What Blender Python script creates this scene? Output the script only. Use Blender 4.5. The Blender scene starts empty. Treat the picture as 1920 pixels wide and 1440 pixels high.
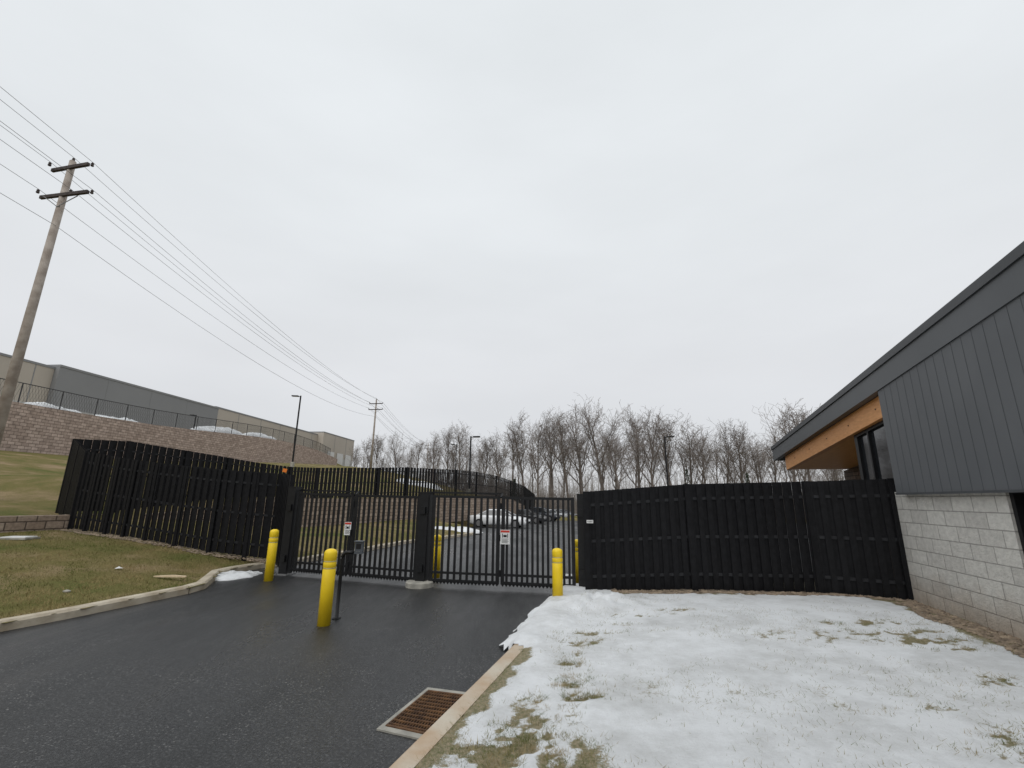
import bpy, math, random, bmesh
import numpy as np
from mathutils import Vector, noise, Matrix
SC=bpy.context.scene; COL=SC.collection
R_=random.Random(7)
# ------------------------------------------------------------ camera geometry
FP=866.0; P=math.atan(215/866.0); RO=0.0115; H=1.7
F=Vector((0,math.cos(P),math.sin(P))); U0=Vector((0,-math.sin(P),math.cos(P))); R0=Vector((1,0,0))
RR=R0*math.cos(RO)+U0*math.sin(RO); UU=U0*math.cos(RO)-R0*math.sin(RO)
CAM=Vector((0,0,H))
def ray(px,py): return F+RR*((px-960)/FP)+UU*((720-py)/FP)
def At(px,py,Y):
    d=ray(px,py); return CAM+d*(Y/d.y)
def zp(px,py,z):
    d=ray(px,py); return CAM+d*((z-H)/d.z)
# ------------------------------------------------------------ terrain
CT=[(-8.9,0,.12),(-8.2,3,.12),(-7.2,6,.13),(-6.6,8,.13),(-6.1,9.6,.13),(-6.35,10.6,.13),(-6.0,12,.12),(-12,2,.3),(-12,6,.42),(-10.5,9,.5),
(-7.2,11.4,.3),(-9.2,12.3,.58),(-11.9,13.1,.76),(-14.8,15.7,1.1),(-18,16,1.5),(-22,10,1.6),(-22,0,1.6),(-38,35,4.8),(-38,10,4.2),(-39,-20,3.5),
(-5.6,12.8,.1),(-4.2,18,.06),(-2,25,-.08),(-7.5,17,.3),(-5.8,22,.3),(-4.2,29,.1),(-9,20,.4),(-13,18.5,.9),(-11.5,21.5,.4),(-10.5,25,.3),(-8.5,30,.4),(-5.5,35,.5),(-3,41,.5),(0,50,.3),(3,60,-.4),
(-20,30,2.0),(-25,45,3.6),(-21,75,5.9),(-35,85,6.2),(-8,60,2.6),(-5,90,1.5),(20,90,-1.5),(60,90,-1.5),(60,40,-1),(25,40,-1),(20,10,-.3),(60,0,-.3),(20,-30,-.2),(0,-30,0),
(-60,120,6),(-60,50,5.4),(-70,0,5),(-40,150,6),(0,150,1),(80,150,-1),(-3,5,-.1),(-2,12,-.1),(5,5,0),(6,20,-.4),(10,34,-.7)]
CT=np.array(CT,float)
def _phi(r2): return np.where(r2>1e-9, r2*np.log(np.maximum(r2,1e-9))*.5,0)
n=len(CT); A=np.zeros((n+3,n+3))
A[:n,:n]=_phi(((CT[:,None,:2]-CT[None,:,:2])**2).sum(-1))+np.eye(n)*.3
A[:n,n]=1;A[:n,n+1:]=CT[:,:2];A[n,:n]=1;A[n+1:,:n]=CT[:,:2].T
W=np.linalg.solve(A,np.concatenate([CT[:,2],np.zeros(3)]))
def tps(x,y):
    x=np.asarray(x,float);y=np.asarray(y,float)
    xc=np.clip(x,-90,90);yc=np.clip(y,-40,160)
    r2=(xc[...,None]-CT[:,0])**2+(yc[...,None]-CT[:,1])**2
    return (_phi(r2)*W[:n]).sum(-1)+W[n]+W[n+1]*xc+W[n+2]*yc
IW=[(-12.6,16.6),(-11.8,18),(-10.4,21.7),(-9.3,25),(-7.4,29.6),(-4.6,34.3),(-2.2,40),(0,46),(1.5,52)]
BW=[(-40,-40),(-39,12),(-38,35),(-36.5,60),(-35,86),(-36,100)]
def xat(line,y):
    return np.interp(y,[p[1] for p in line],[p[0] for p in line])
def sst(a,b,t):
    t=np.clip((t-a)/(b-a),0,1); return t*t*(3-2*t)
def zg(x,y):
    x=np.asarray(x,float);y=np.asarray(y,float)
    z=tps(x,y)
    z=z+1.25*sst(.15,.7,xat(IW,y)-x)*sst(16.5,22,y)*(1-sst(46,60,y))*(1-sst(5,16,xat(IW,y)-x))
    z=z+3.3*sst(.3,1.5,xat(BW,y)-x)*(1-sst(100,130,y))
    r=np.hypot(x,y); k=sst(170,500,r)
    return z*(1-k)+(-1.5)*k
def zr(y): return -0.02*np.maximum(0,np.asarray(y,float)-14)
def G(px,py,zf=None):
    zf=zf or (lambda x,y: float(zg(x,y)))
    d=ray(px,py); t=2.0
    while t<400:
        p=CAM+d*t
        if p.z<zf(p.x,p.y):
            lo,hi=t-max(.1,t*.01)*1.01,t
            for _ in range(18):
                m=(lo+hi)/2;p=CAM+d*m
                if p.z<zf(p.x,p.y): hi=m
                else: lo=m
            return p
        t+=max(.1,t*.01)
    return CAM+d*t
def GR(px,py): return G(px,py,lambda x,y: float(zr(y)))
# ------------------------------------------------------------ materials
def nt(name):
    m=bpy.data.materials.new(name); m.use_nodes=True
    t=m.node_tree; b=t.nodes['Principled BSDF']; return m,t,b
def mat(name,c1,c2=None,rough=.7,scale=4,detail=6,bump=0,bscale=None,metal=0,spec=.4,lo=.35,hi=.65):
    m,t,b=nt(name); N=t.nodes; L=t.links
    b.inputs['Roughness'].default_value=rough; b.inputs['Metallic'].default_value=metal
    b.inputs['Specular IOR Level'].default_value=spec
    tc=N.new('ShaderNodeTexCoord')
    if c2 is None: c2=tuple(c*.8 for c in c1)
    n1=N.new('ShaderNodeTexNoise'); n1.inputs['Scale'].default_value=scale; n1.inputs['Detail'].default_value=detail
    L.new(tc.outputs['Object'],n1.inputs['Vector'])
    r=N.new('ShaderNodeValToRGB'); r.color_ramp.elements[0].position=lo; r.color_ramp.elements[1].position=hi
    r.color_ramp.elements[0].color=(*c2,1); r.color_ramp.elements[1].color=(*c1,1)
    L.new(n1.outputs['Fac'],r.inputs['Fac']); L.new(r.outputs['Color'],b.inputs['Base Color'])
    if bump:
        n2=N.new('ShaderNodeTexNoise'); n2.inputs['Scale'].default_value=bscale or scale*6; n2.inputs['Detail'].default_value=4
        L.new(tc.outputs['Object'],n2.inputs['Vector'])
        bp=N.new('ShaderNodeBump'); bp.inputs['Strength'].default_value=bump; bp.inputs['Distance'].default_value=.02
        L.new(n2.outputs['Fac'],bp.inputs['Height']); L.new(bp.outputs['Normal'],b.inputs['Normal'])
    return m
def brick(name,c1,c2,mortar,bw,bh,ms=.008,rough=.85,stain=None,bump=.5,var=(.72,1.15)):
    m,t,b=nt(name); N=t.nodes; L=t.links
    b.inputs['Roughness'].default_value=rough; b.inputs['Specular IOR Level'].default_value=.25
    uv=N.new('ShaderNodeUVMap')
    k=N.new('ShaderNodeTexBrick'); k.inputs['Color1'].default_value=(*c1,1);k.inputs['Color2'].default_value=(*c2,1);k.inputs['Mortar'].default_value=(*mortar,1)
    k.inputs['Scale'].default_value=1; k.inputs['Brick Width'].default_value=bw;k.inputs['Row Height'].default_value=bh;k.inputs['Mortar Size'].default_value=ms
    k.inputs['Mortar Smooth'].default_value=.3
    L.new(uv.outputs['UV'],k.inputs['Vector'])
    n1=N.new('ShaderNodeTexNoise'); n1.inputs['Scale'].default_value=14 if bh<.25 else 3; n1.inputs['Detail'].default_value=8
    L.new(uv.outputs['UV'],n1.inputs['Vector'])
    r=N.new('ShaderNodeMapRange'); r.inputs[1].default_value=.3;r.inputs[2].default_value=.7;r.inputs[3].default_value=var[0];r.inputs[4].default_value=var[1]
    L.new(n1.outputs['Fac'],r.inputs[0])
    mx=N.new('ShaderNodeMix'); mx.data_type='RGBA'; mx.blend_type='MULTIPLY'; mx.inputs[0].default_value=1
    L.new(k.outputs['Color'],mx.inputs[6]); L.new(r.outputs[0],mx.inputs[7])
    out=mx.outputs[2]
    if stain:
        sx=N.new('ShaderNodeSeparateXYZ'); L.new(uv.outputs['UV'],sx.inputs[0])
        n3=N.new('ShaderNodeTexNoise'); n3.inputs['Scale'].default_value=2.5; L.new(uv.outputs['UV'],n3.inputs['Vector'])
        ad=N.new('ShaderNodeMath'); ad.operation='MULTIPLY_ADD'; ad.inputs[1].default_value=-.5; L.new(n3.outputs['Fac'],ad.inputs[0]); L.new(sx.outputs[1],ad.inputs[2])
        mr=N.new('ShaderNodeMapRange'); mr.inputs[1].default_value=-.1; mr.inputs[2].default_value=.45; mr.inputs[3].default_value=.75; mr.inputs[4].default_value=0
        L.new(ad.outputs[0],mr.inputs[0])
        m2=N.new('ShaderNodeMix'); m2.data_type='RGBA'; m2.blend_type='MULTIPLY'; L.new(mr.outputs[0],m2.inputs[0]); L.new(out,m2.inputs[6]); m2.inputs[7].default_value=(*stain,1)
        out=m2.outputs[2]
    L.new(out,b.inputs['Base Color'])
    ad2=N.new('ShaderNodeMath'); ad2.operation='MULTIPLY_ADD'; ad2.inputs[1].default_value=-1; L.new(k.outputs['Fac'],ad2.inputs[0])
    n4=N.new('ShaderNodeTexNoise'); n4.inputs['Scale'].default_value=40; L.new(uv.outputs['UV'],n4.inputs['Vector']); L.new(n4.outputs['Fac'],ad2.inputs[2])
    bp=N.new('ShaderNodeBump'); bp.inputs['Strength'].default_value=bump; bp.inputs['Distance'].default_value=.015
    L.new(ad2.outputs[0],bp.inputs['Height']); L.new(bp.outputs['Normal'],b.inputs['Normal'])
    return m
MT={}
MT['black']=mat('black_coat',(.010,.0105,.012),(.006,.006,.007),.45,8,spec=.35)
MT['fence']=mat('black_composite',(.0085,.0085,.010),(.004,.004,.005),.6,12,bump=.1,spec=.2)
MT['rail']=mat('dark_rail_lit',(.022,.023,.026),(.014,.014,.016),.6,12,spec=.3)  # paler than the slats: light caught by the rails is in the colour
MT['yellow']=mat('yellow_plastic',(.90,.64,.02),(.82,.56,.015),.42,5,spec=.4)
MT['greytape']=mat('grey_band',(.55,.48,.22),None,.5)
MT['kerb']=mat('kerb_concrete',(.54,.48,.38),(.35,.29,.21),.85,3.5,8,.35,40)
MT['kerb2']=mat('kerb_stained',(.54,.48,.39),(.42,.28,.17),.85,2.5,8,.35,40)
MT['conc']=mat('concrete',(.42,.40,.35),(.26,.25,.22),.85,6,8,.3,50)
MT['rust']=mat('rusty_iron',(.17,.085,.035),(.07,.035,.018),.8,14,6,.4,60)
MT['dark']=mat('pit_shade_grille_black',(.006,.006,.006),None,.9)  # painted darkness for the drain pit, plain black for car grilles
MT['woodpole']=mat('weathered_pole_wood',(.42,.37,.325),(.27,.225,.19),.85,3,8,.3,30)
MT['arm']=mat('crossarm_wood',(.08,.065,.06),(.045,.035,.035),.85,5)
MT['wire']=mat('wire_aluminium',(.19,.19,.195),None,.6)
MT['white']=mat('white_paint',(.75,.75,.74),(.66,.66,.65),.5)
MT['red']=mat('red_print',(.6,.05,.03),None,.5)
MT['orange']=mat('orange_plastic',(.85,.22,.02),None,.5)
MT['siding']=mat('dark_metal_siding',(.112,.118,.126),(.098,.104,.112),.5,1.2,4,spec=.45)
MT['seam']=mat('siding_joint',(.066,.070,.075),None,.6)
MT['fascia']=mat('dark_metal_fascia',(.095,.101,.108),(.084,.090,.096),.45,1.0,spec=.45)
MT['trim']=mat('roof_edge_metal',(.055,.058,.063),(.047,.050,.054),.45,1.0,spec=.45)
MT['glass']=mat('dark_glass',(.025,.028,.032),(.015,.017,.02),.05,.8,spec=.8)
MT['stonechip']=mat('gravel_stone',(.36,.28,.20),(.10,.075,.055),.85,9,3,lo=.3,hi=.7)
MT['wallgrey']=mat('painted_panel_grey',(.27,.272,.278),(.25,.252,.258),.8,.2)
MT['walltan']=mat('painted_panel_tan',(.50,.45,.39),(.455,.41,.355),.8,.2)
MT['walllight']=mat('painted_panel_pale',(.52,.52,.51),(.47,.47,.46),.8,.3)
MT['bark']=mat('bark_winter',(.21,.18,.16),(.12,.10,.088),.9,1.5)
MT['twig']=mat('twigs_winter_hazed',(.27,.235,.215),(.18,.155,.14),.9,.8)  # twig colour lightened to paint in the haze of distance
MT['twigfar']=mat('twigs_distant_hazed',(.42,.395,.385),(.33,.305,.295),.9,.3)  # paler still, haze over the far wood mixed into the colour
MT['green']=mat('evergreen_needles',(.06,.08,.05),(.03,.045,.025),.9,3)
MT['tyre']=mat('tyre_rubber',(.015,.015,.015),None,.8)
MT['rim']=mat('alloy_rim',(.35,.35,.36),None,.35,metal=.7)
MT['lens']=mat('lamp_lens',(.55,.55,.55),None,.15)
MT['tail']=mat('tail_lens',(.35,.02,.015),None,.25)
MT['greybox']=mat('grey_reader_case',(.085,.095,.11),None,.45)
MT['galv']=mat('galvanised_steel',(.22,.22,.22),None,.5,metal=.3)
MT['linkblk']=mat('dark_chain_link',(.05,.05,.052),None,.6)
MT['block']=brick('grey_split_block',(.66,.64,.595),(.54,.52,.485),(.36,.345,.32),.42,.2,.007,stain=(.68,.55,.44),bump=.8,var=(.85,1.08))
MT['retain']=brick('pinkish_retaining_block',(.56,.445,.385),(.38,.295,.25),(.20,.155,.13),.5,.25,.02,bump=.8)
MT['retain2']=brick('tan_retaining_block',(.44,.35,.28),(.30,.225,.17),(.13,.10,.08),.4,.2,.016,bump=.8)
MT['stone']=brick('brown_stone_veneer',(.26,.20,.165),(.15,.115,.095),(.05,.04,.035),.35,.1,.008)
def woodmat(name,c1,c2):
    m,t,b=nt(name);N=t.nodes;L=t.links
    tc=N.new('ShaderNodeTexCoord');mp=N.new('ShaderNodeMapping');mp.inputs['Scale'].default_value=(9,1.2,14)
    L.new(tc.outputs['Object'],mp.inputs[0]);n1=N.new('ShaderNodeTexNoise');n1.inputs['Scale'].default_value=2.5;n1.inputs['Detail'].default_value=6
    L.new(mp.outputs[0],n1.inputs['Vector']);r=N.new('ShaderNodeValToRGB');r.color_ramp.elements[0].position=.3;r.color_ramp.elements[1].position=.7
    r.color_ramp.elements[0].color=(*c2,1);r.color_ramp.elements[1].color=(*c1,1);L.new(n1.outputs['Fac'],r.inputs[0]);L.new(r.outputs[0],b.inputs['Base Color'])
    b.inputs['Roughness'].default_value=.5
    return m
MT['wood']=woodmat('glulam_wood',(.78,.38,.14),(.64,.28,.09))
MT['wood2']=woodmat('soffit_wood',(.90,.48,.19),(.78,.38,.13))
MT['scrap']=woodmat('pale_wood_scrap',(.78,.63,.44),(.62,.47,.31))
def asphalt():
    m,t,b=nt('wet_asphalt');N=t.nodes;L=t.links
    tc=N.new('ShaderNodeTexCoord')
    def noi(s,d=4,r=.5):
        q=N.new('ShaderNodeTexNoise');q.inputs['Scale'].default_value=s;q.inputs['Detail'].default_value=d;q.inputs['Roughness'].default_value=r;L.new(tc.outputs['Object'],q.inputs['Vector']);return q
    fine=noi(44,5,.85);mid=noi(1.3,6,.6);md=noi(9,5,.7)
    mp=N.new('ShaderNodeMapping');mp.inputs['Rotation'].default_value=(0,0,math.radians(17));mp.inputs['Scale'].default_value=(.75,.14,1)
    L.new(tc.outputs['Object'],mp.inputs[0]);st=N.new('ShaderNodeTexNoise');st.inputs['Scale'].default_value=1.0;st.inputs['Detail'].default_value=7;st.inputs['Roughness'].default_value=.6;L.new(mp.outputs[0],st.inputs['Vector'])
    r=N.new('ShaderNodeValToRGB');e=r.color_ramp.elements;e[0].position=.36;e[0].color=(.004,.0042,.0045,1);e[1].position=.66;e[1].color=(.11,.111,.112,1)
    e2=r.color_ramp.elements.new(.53);e2.color=(.018,.0185,.0195,1)
    L.new(fine.outputs['Fac'],r.inputs[0])
    def mul(a,src,lo,hi):
        mr=N.new('ShaderNodeMapRange');mr.inputs[1].default_value=.33;mr.inputs[2].default_value=.67;mr.inputs[3].default_value=lo;mr.inputs[4].default_value=hi;L.new(src.outputs['Fac'],mr.inputs[0])
        mx=N.new('ShaderNodeMix');mx.data_type='RGBA';mx.blend_type='MULTIPLY';mx.inputs[0].default_value=1;L.new(a,mx.inputs[6]);L.new(mr.outputs[0],mx.inputs[7]);return mx.outputs[2]
    c=mul(r.outputs[0],st,.6,1.4);c=mul(c,md,.75,1.2)  # st streaks paint wet sheen as lighter bands in the base colour
    vo=N.new('ShaderNodeTexVoronoi');vo.inputs['Scale'].default_value=28;L.new(tc.outputs['Object'],vo.inputs['Vector'])
    lt=N.new('ShaderNodeMath');lt.operation='LESS_THAN';lt.inputs[1].default_value=.2;L.new(vo.outputs['Distance'],lt.inputs[0])
    sp=N.new('ShaderNodeMapRange');sp.inputs[1].default_value=.46;sp.inputs[2].default_value=.64;sp.inputs[3].default_value=.10;L.new(mid.outputs['Fac'],sp.inputs[0])
    mu=N.new('ShaderNodeMath');mu.operation='MULTIPLY';L.new(lt.outputs[0],mu.inputs[0]);L.new(sp.outputs[0],mu.inputs[1])
    m2=N.new('ShaderNodeMix');m2.data_type='RGBA';L.new(mu.outputs[0],m2.inputs[0]);L.new(c,m2.inputs[6]);m2.inputs[7].default_value=(.20,.195,.185,1)
    L.new(m2.outputs[2],b.inputs['Base Color'])
    rr=N.new('ShaderNodeMapRange');rr.inputs[1].default_value=.38;rr.inputs[2].default_value=.62;rr.inputs[3].default_value=.55;rr.inputs[4].default_value=.26;L.new(st.outputs['Fac'],rr.inputs[0]);L.new(rr.outputs[0],b.inputs['Roughness'])
    b.inputs['Specular IOR Level'].default_value=.5
    bp=N.new('ShaderNodeBump');bp.inputs['Strength'].default_value=.65;bp.inputs['Distance'].default_value=.010;L.new(fine.outputs['Fac'],bp.inputs['Height']);L.new(bp.outputs[0],b.inputs['Normal'])
    return m
MT['asphalt']=asphalt()
def grassmat(name,cs,big=.5):
    m,t,b=nt(name);N=t.nodes;L=t.links
    tc=N.new('ShaderNodeTexCoord')
    a=N.new('ShaderNodeTexNoise');a.inputs['Scale'].default_value=big;a.inputs['Detail'].default_value=9;a.inputs['Roughness'].default_value=.65;L.new(tc.outputs['Object'],a.inputs['Vector'])
    r=N.new('ShaderNodeValToRGB');e=r.color_ramp.elements;e[0].position=.35;e[0].color=(*cs[0],1);e[1].position=.65;e[1].color=(*cs[2],1);q=e.new(.5);q.color=(*cs[1],1)
    L.new(a.outputs['Fac'],r.inputs[0])
    f=N.new('ShaderNodeTexNoise');f.inputs['Scale'].default_value=60;f.inputs['Detail'].default_value=3;L.new(tc.outputs['Object'],f.inputs['Vector'])
    mr=N.new('ShaderNodeMapRange');mr.inputs[1].default_value=.3;mr.inputs[2].default_value=.7;mr.inputs[3].default_value=.55;mr.inputs[4].default_value=1.4;L.new(f.outputs['Fac'],mr.inputs[0])
    mx=N.new('ShaderNodeMix');mx.data_type='RGBA';mx.blend_type='MULTIPLY';mx.inputs[0].default_value=1;L.new(r.outputs[0],mx.inputs[6]);L.new(mr.outputs[0],mx.inputs[7]);L.new(mx.outputs[2],b.inputs['Base Color'])
    b.inputs['Roughness'].default_value=.95;b.inputs['Specular IOR Level'].default_value=.1
    bp=N.new('ShaderNodeBump');bp.inputs['Strength'].default_value=.8;bp.inputs['Distance'].default_value=.03;L.new(f.outputs['Fac'],bp.inputs['Height']);L.new(bp.outputs[0],b.inputs['Normal'])
    return m
MT['grass']=grassmat('winter_grass',[(.11,.12,.035),(.18,.15,.06),(.29,.215,.125)])
MT['blade']=mat('grass_blade',(.29,.22,.105),(.11,.13,.035),.9,.9,5,spec=.1,lo=.4,hi=.6)
MT['blade2']=mat('lawn_blade',(.34,.27,.15),(.13,.15,.05),.9,6,5,spec=.1,lo=.4,hi=.6)
def snowmat(attr):
    m,t,b=nt('melting_snow'+('_lawn' if attr else ''));N=t.nodes;L=t.links
    tc=N.new('ShaderNodeTexCoord')
    f=N.new('ShaderNodeTexNoise');f.inputs['Scale'].default_value=30;f.inputs['Detail'].default_value=8;f.inputs['Roughness'].default_value=.8;L.new(tc.outputs['Object'],f.inputs['Vector'])
    g=N.new('ShaderNodeTexNoise');g.inputs['Scale'].default_value=1.8;g.inputs['Detail'].default_value=10;g.inputs['Roughness'].default_value=.72;L.new(tc.outputs['Object'],g.inputs['Vector'])
    r=N.new('ShaderNodeValToRGB');e=r.color_ramp.elements;e[0].position=.32;e[0].color=(.58,.585,.58,1);e[1].position=.58;e[1].color=(.81,.825,.84,1);L.new(g.outputs['Fac'],r.inputs[0])
    out=r.outputs[0]
    b.inputs['Roughness'].default_value=.6
    if attr:
        at=N.new('ShaderNodeAttribute');at.attribute_name='snowmask'
        h=N.new('ShaderNodeTexNoise');h.inputs['Scale'].default_value=34;h.inputs['Detail'].default_value=8;h.inputs['Roughness'].default_value=.85;L.new(tc.outputs['Object'],h.inputs['Vector'])
        ad=N.new('ShaderNodeMath');ad.operation='MULTIPLY_ADD';ad.inputs[1].default_value=1.6;L.new(h.outputs['Fac'],ad.inputs[0]);L.new(at.outputs['Fac'],ad.inputs[2])
        mr=N.new('ShaderNodeMapRange');mr.inputs[1].default_value=1.08;mr.inputs[2].default_value=1.26;L.new(ad.outputs[0],mr.inputs[0])
        gc=N.new('ShaderNodeValToRGB');gc.color_ramp.elements[0].color=(.14,.14,.055,1);gc.color_ramp.elements[1].color=(.36,.29,.19,1);gc.color_ramp.elements[0].position=.4;gc.color_ramp.elements[1].position=.6;L.new(f.outputs['Fac'],gc.inputs[0])
        mx=N.new('ShaderNodeMix');mx.data_type='RGBA';L.new(mr.outputs[0],mx.inputs[0]);L.new(gc.outputs[0],mx.inputs[6]);L.new(out,mx.inputs[7]);out=mx.outputs[2]
    L.new(out,b.inputs['Base Color'])
    bp=N.new('ShaderNodeBump');bp.inputs['Strength'].default_value=.7;bp.inputs['Distance'].default_value=.03;L.new(f.outputs['Fac'],bp.inputs['Height']);L.new(bp.outputs[0],b.inputs['Normal'])
    return m
MT['snowlawn']=snowmat(True);MT['snow']=snowmat(False)
# ------------------------------------------------------------ mesh builder
class MB:
    def __init__(s): s.v=[];s.f=[];s.uv=[]
    def add(s,vs,fs,uvs=None):
        b=len(s.v); s.v+= [tuple(p) for p in vs]
        for i,f in enumerate(fs):
            s.f.append([b+k for k in f]); s.uv.append(uvs[i] if uvs else None)
        return s
    def hexa(s,c):
        return s.add(c,[(0,3,2,1),(4,5,6,7),(0,1,5,4),(1,2,6,5),(2,3,7,6),(3,0,4,7)])
    def box(s,c,sz,rz=0):
        hx,hy,hz=[k/2 for k in sz];ca,sa=math.cos(rz),math.sin(rz);o=[]
        for z in(-hz,hz):
            for x,y in((-hx,-hy),(hx,-hy),(hx,hy),(-hx,hy)): o.append((c[0]+x*ca-y*sa,c[1]+x*sa+y*ca,c[2]+z))
        return s.hexa(o)
    def beam(s,p,q,w,h):
        p=Vector(p);q=Vector(q);d=(q-p).normalized();up=Vector((0,0,1))
        if abs(d.z)>.95: up=Vector((0,1,0))
        sd=d.cross(up).normalized()*w/2;u=sd.cross(d).normalized()*h/2
        return s.hexa([p-sd-u,p+sd-u,q+sd-u,q-sd-u,p-sd+u,p+sd+u,q+sd+u,q-sd+u])
    def tube(s,p,q,r0,r1=None,n=8,cap=True):
        r1=r0 if r1 is None else r1;p=Vector(p);q=Vector(q);d=(q-p).normalized()
        a=d.orthogonal().normalized();b=d.cross(a);vs=[]
        for c,r in((p,r0),(q,r1)):
            for k in range(n):
                t=2*math.pi*k/n;vs.append(c+a*math.cos(t)*r+b*math.sin(t)*r)
        fs=[(k,(k+1)%n,n+(k+1)%n,n+k) for k in range(n)]
        if cap: fs+=[tuple(range(n-1,-1,-1)),tuple(range(n,2*n))]
        return s.add(vs,fs)
    def path(s,pts,r,n=6):
        pts=[Vector(p) for p in pts];vs=[];
        for i,p in enumerate(pts):
            d=(pts[min(i+1,len(pts)-1)]-pts[max(i-1,0)]).normalized()
            a=d.cross(Vector((.01,.02,1))).normalized()
            if abs(d.z)>.98: a=Vector((1,0,0))
            b=d.cross(a)
            rr=r[i] if isinstance(r,(list,tuple)) else r
            for k in range(n):
                t=2*math.pi*k/n;vs.append(p+a*math.cos(t)*rr+b*math.sin(t)*rr)
        fs=[(i*n+k,i*n+(k+1)%n,(i+1)*n+(k+1)%n,(i+1)*n+k) for i in range(len(pts)-1) for k in range(n)]
        fs+=[tuple(range(n)),tuple((len(pts)-1)*n+k for k in range(n))]
        return s.add(vs,fs)
    def lathe(s,prof,c=(0,0,0),n=20):
        vs=[];m=len(prof)
        for r,z in prof:
            for k in range(n):
                t=2*math.pi*k/n;vs.append((c[0]+r*math.cos(t),c[1]+r*math.sin(t),c[2]+z))
        fs=[(i*n+k,i*n+(k+1)%n,(i+1)*n+(k+1)%n,(i+1)*n+k) for i in range(m-1) for k in range(n)]
        fs+=[tuple(range(n-1,-1,-1)),tuple((m-1)*n+k for k in range(n))]
        return s.add(vs,fs)
    def wall(s,pts,th,nrm_sign=1):
        L=0;N=len(pts);nn=[]
        for i in range(N):
            a=Vector(pts[max(i-1,0)][:2]);b=Vector(pts[min(i+1,N-1)][:2]);d=(b-a).normalized();nn.append(Vector((-d.y,d.x))*th*nrm_sign)
        for i in range(N-1):
            p,q=pts[i],pts[i+1];l=math.hypot(q[0]-p[0],q[1]-p[1]);a,b=nn[i],nn[i+1]
            vs=[(p[0],p[1],p[2]),(q[0],q[1],q[2]),(q[0],q[1],q[3]),(p[0],p[1],p[3]),
                (p[0]+a.x,p[1]+a.y,p[2]),(q[0]+b.x,q[1]+b.y,q[2]),(q[0]+b.x,q[1]+b.y,q[3]),(p[0]+a.x,p[1]+a.y,p[3])]
            u0,u1=L,L+l;fr=[(u0,p[2]),(u1,q[2]),(u1,q[3]),(u0,p[3])];tp=[(u0,0),(u1,0),(u1,th),(u0,th)]
            fs=[(0,1,2,3),(5,4,7,6),(3,2,6,7)];uv=[fr,[fr[1],fr[0],fr[3],fr[2]],tp]
            if i==0: fs.append((4,0,3,7));uv.append([(0,p[2]),(th,p[2]),(th,p[3]),(0,p[3])])
            if i==N-2: fs.append((1,5,6,2));uv.append([(0,q[2]),(th,q[2]),(th,q[3]),(0,q[3])])
            s.add(vs,fs,uv);L+=l
        return s
    def build(s,name,m,parent=None,smooth=False,loc=None):
        o3=Vector((0,0,0))
        if parent is not None and not parent.get('_local'): o3=parent.matrix_basis.translation.copy()
        if loc is not None: o3=Vector(loc)
        me=bpy.data.meshes.new(name)
        me.from_pydata([(p[0]-o3.x,p[1]-o3.y,p[2]-o3.z) for p in s.v],[],s.f)
        if any(u for u in s.uv):
            l=me.uv_layers.new(name='UVMap');dat=l.data
            for poly,u in zip(me.polygons,s.uv):
                for j,li in enumerate(poly.loop_indices): dat[li].uv=u[j] if u else (0,0)
        me.materials.append(MT[m] if isinstance(m,str) else m)
        if smooth: me.polygons.foreach_set('use_smooth',[True]*len(me.polygons))
        o=bpy.data.objects.new(name,me);COL.objects.link(o)
        if parent is not None: o.parent=parent
        if loc is not None: o.location=loc
        return o
def tag(o,label=None,cat=None,group=None,kind=None):
    if label:o['label']=label
    if cat:o['category']=cat
    if group:o['group']=group
    if kind:o['kind']=kind
    return o
def thing(name,label,cat,loc=(0,0,0),group=None,local=False):
    o=bpy.data.objects.new(name,None);COL.objects.link(o);o.location=loc;o.empty_display_size=.2
    if local:o['_local']=1
    return tag(o,label,cat,group)
def copytree(o,parent=None):
    c=o.copy();COL.objects.link(c)
    if parent:c.parent=parent
    for ch in [k for k in COL.objects if k.parent==o]: copytree(ch,c)
    return c
def npmesh(name,V,Fc,m,smooth=True,attr=None):
    me=bpy.data.meshes.new(name);me.from_pydata(V.tolist(),[],Fc.tolist() if hasattr(Fc,'tolist') else Fc)
    me.materials.append(MT[m]);me.polygons.foreach_set('use_smooth',[smooth]*len(me.polygons))
    if attr is not None:
        a=me.attributes.new('snowmask','FLOAT','POINT');a.data.foreach_set('value',attr)
    o=bpy.data.objects.new(name,me);COL.objects.link(o);return o
def inpoly(x,y,poly):
    x=np.asarray(x);y=np.asarray(y);c=np.zeros(x.shape,bool);n=len(poly);j=n-1
    for i in range(n):
        xi,yi=poly[i];xj,yj=poly[j]
        with np.errstate(divide='ignore',invalid='ignore'):
            t=((yi>y)!=(yj>y))&(x<(xj-xi)*(y-yi)/((yj-yi) if yj!=yi else 1e-9)+xi)
        c^=t;j=i
    return c
def gridmesh(xs,ys,zf,keep=None):
    X,Y=np.meshgrid(xs,ys);Z=zf(X,Y);V=np.stack([X.ravel(),Y.ravel(),Z.ravel()],1);nx=len(xs);ny=len(ys)
    i,j=np.meshgrid(np.arange(nx-1),np.arange(ny-1));a=(j*nx+i).ravel();Fc=np.stack([a,a+1,a+nx+1,a+nx],1)
    if keep is not None:
        cx=V[Fc].mean(1);Fc=Fc[keep(cx[:,0],cx[:,1])]
    return V,Fc
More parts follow.
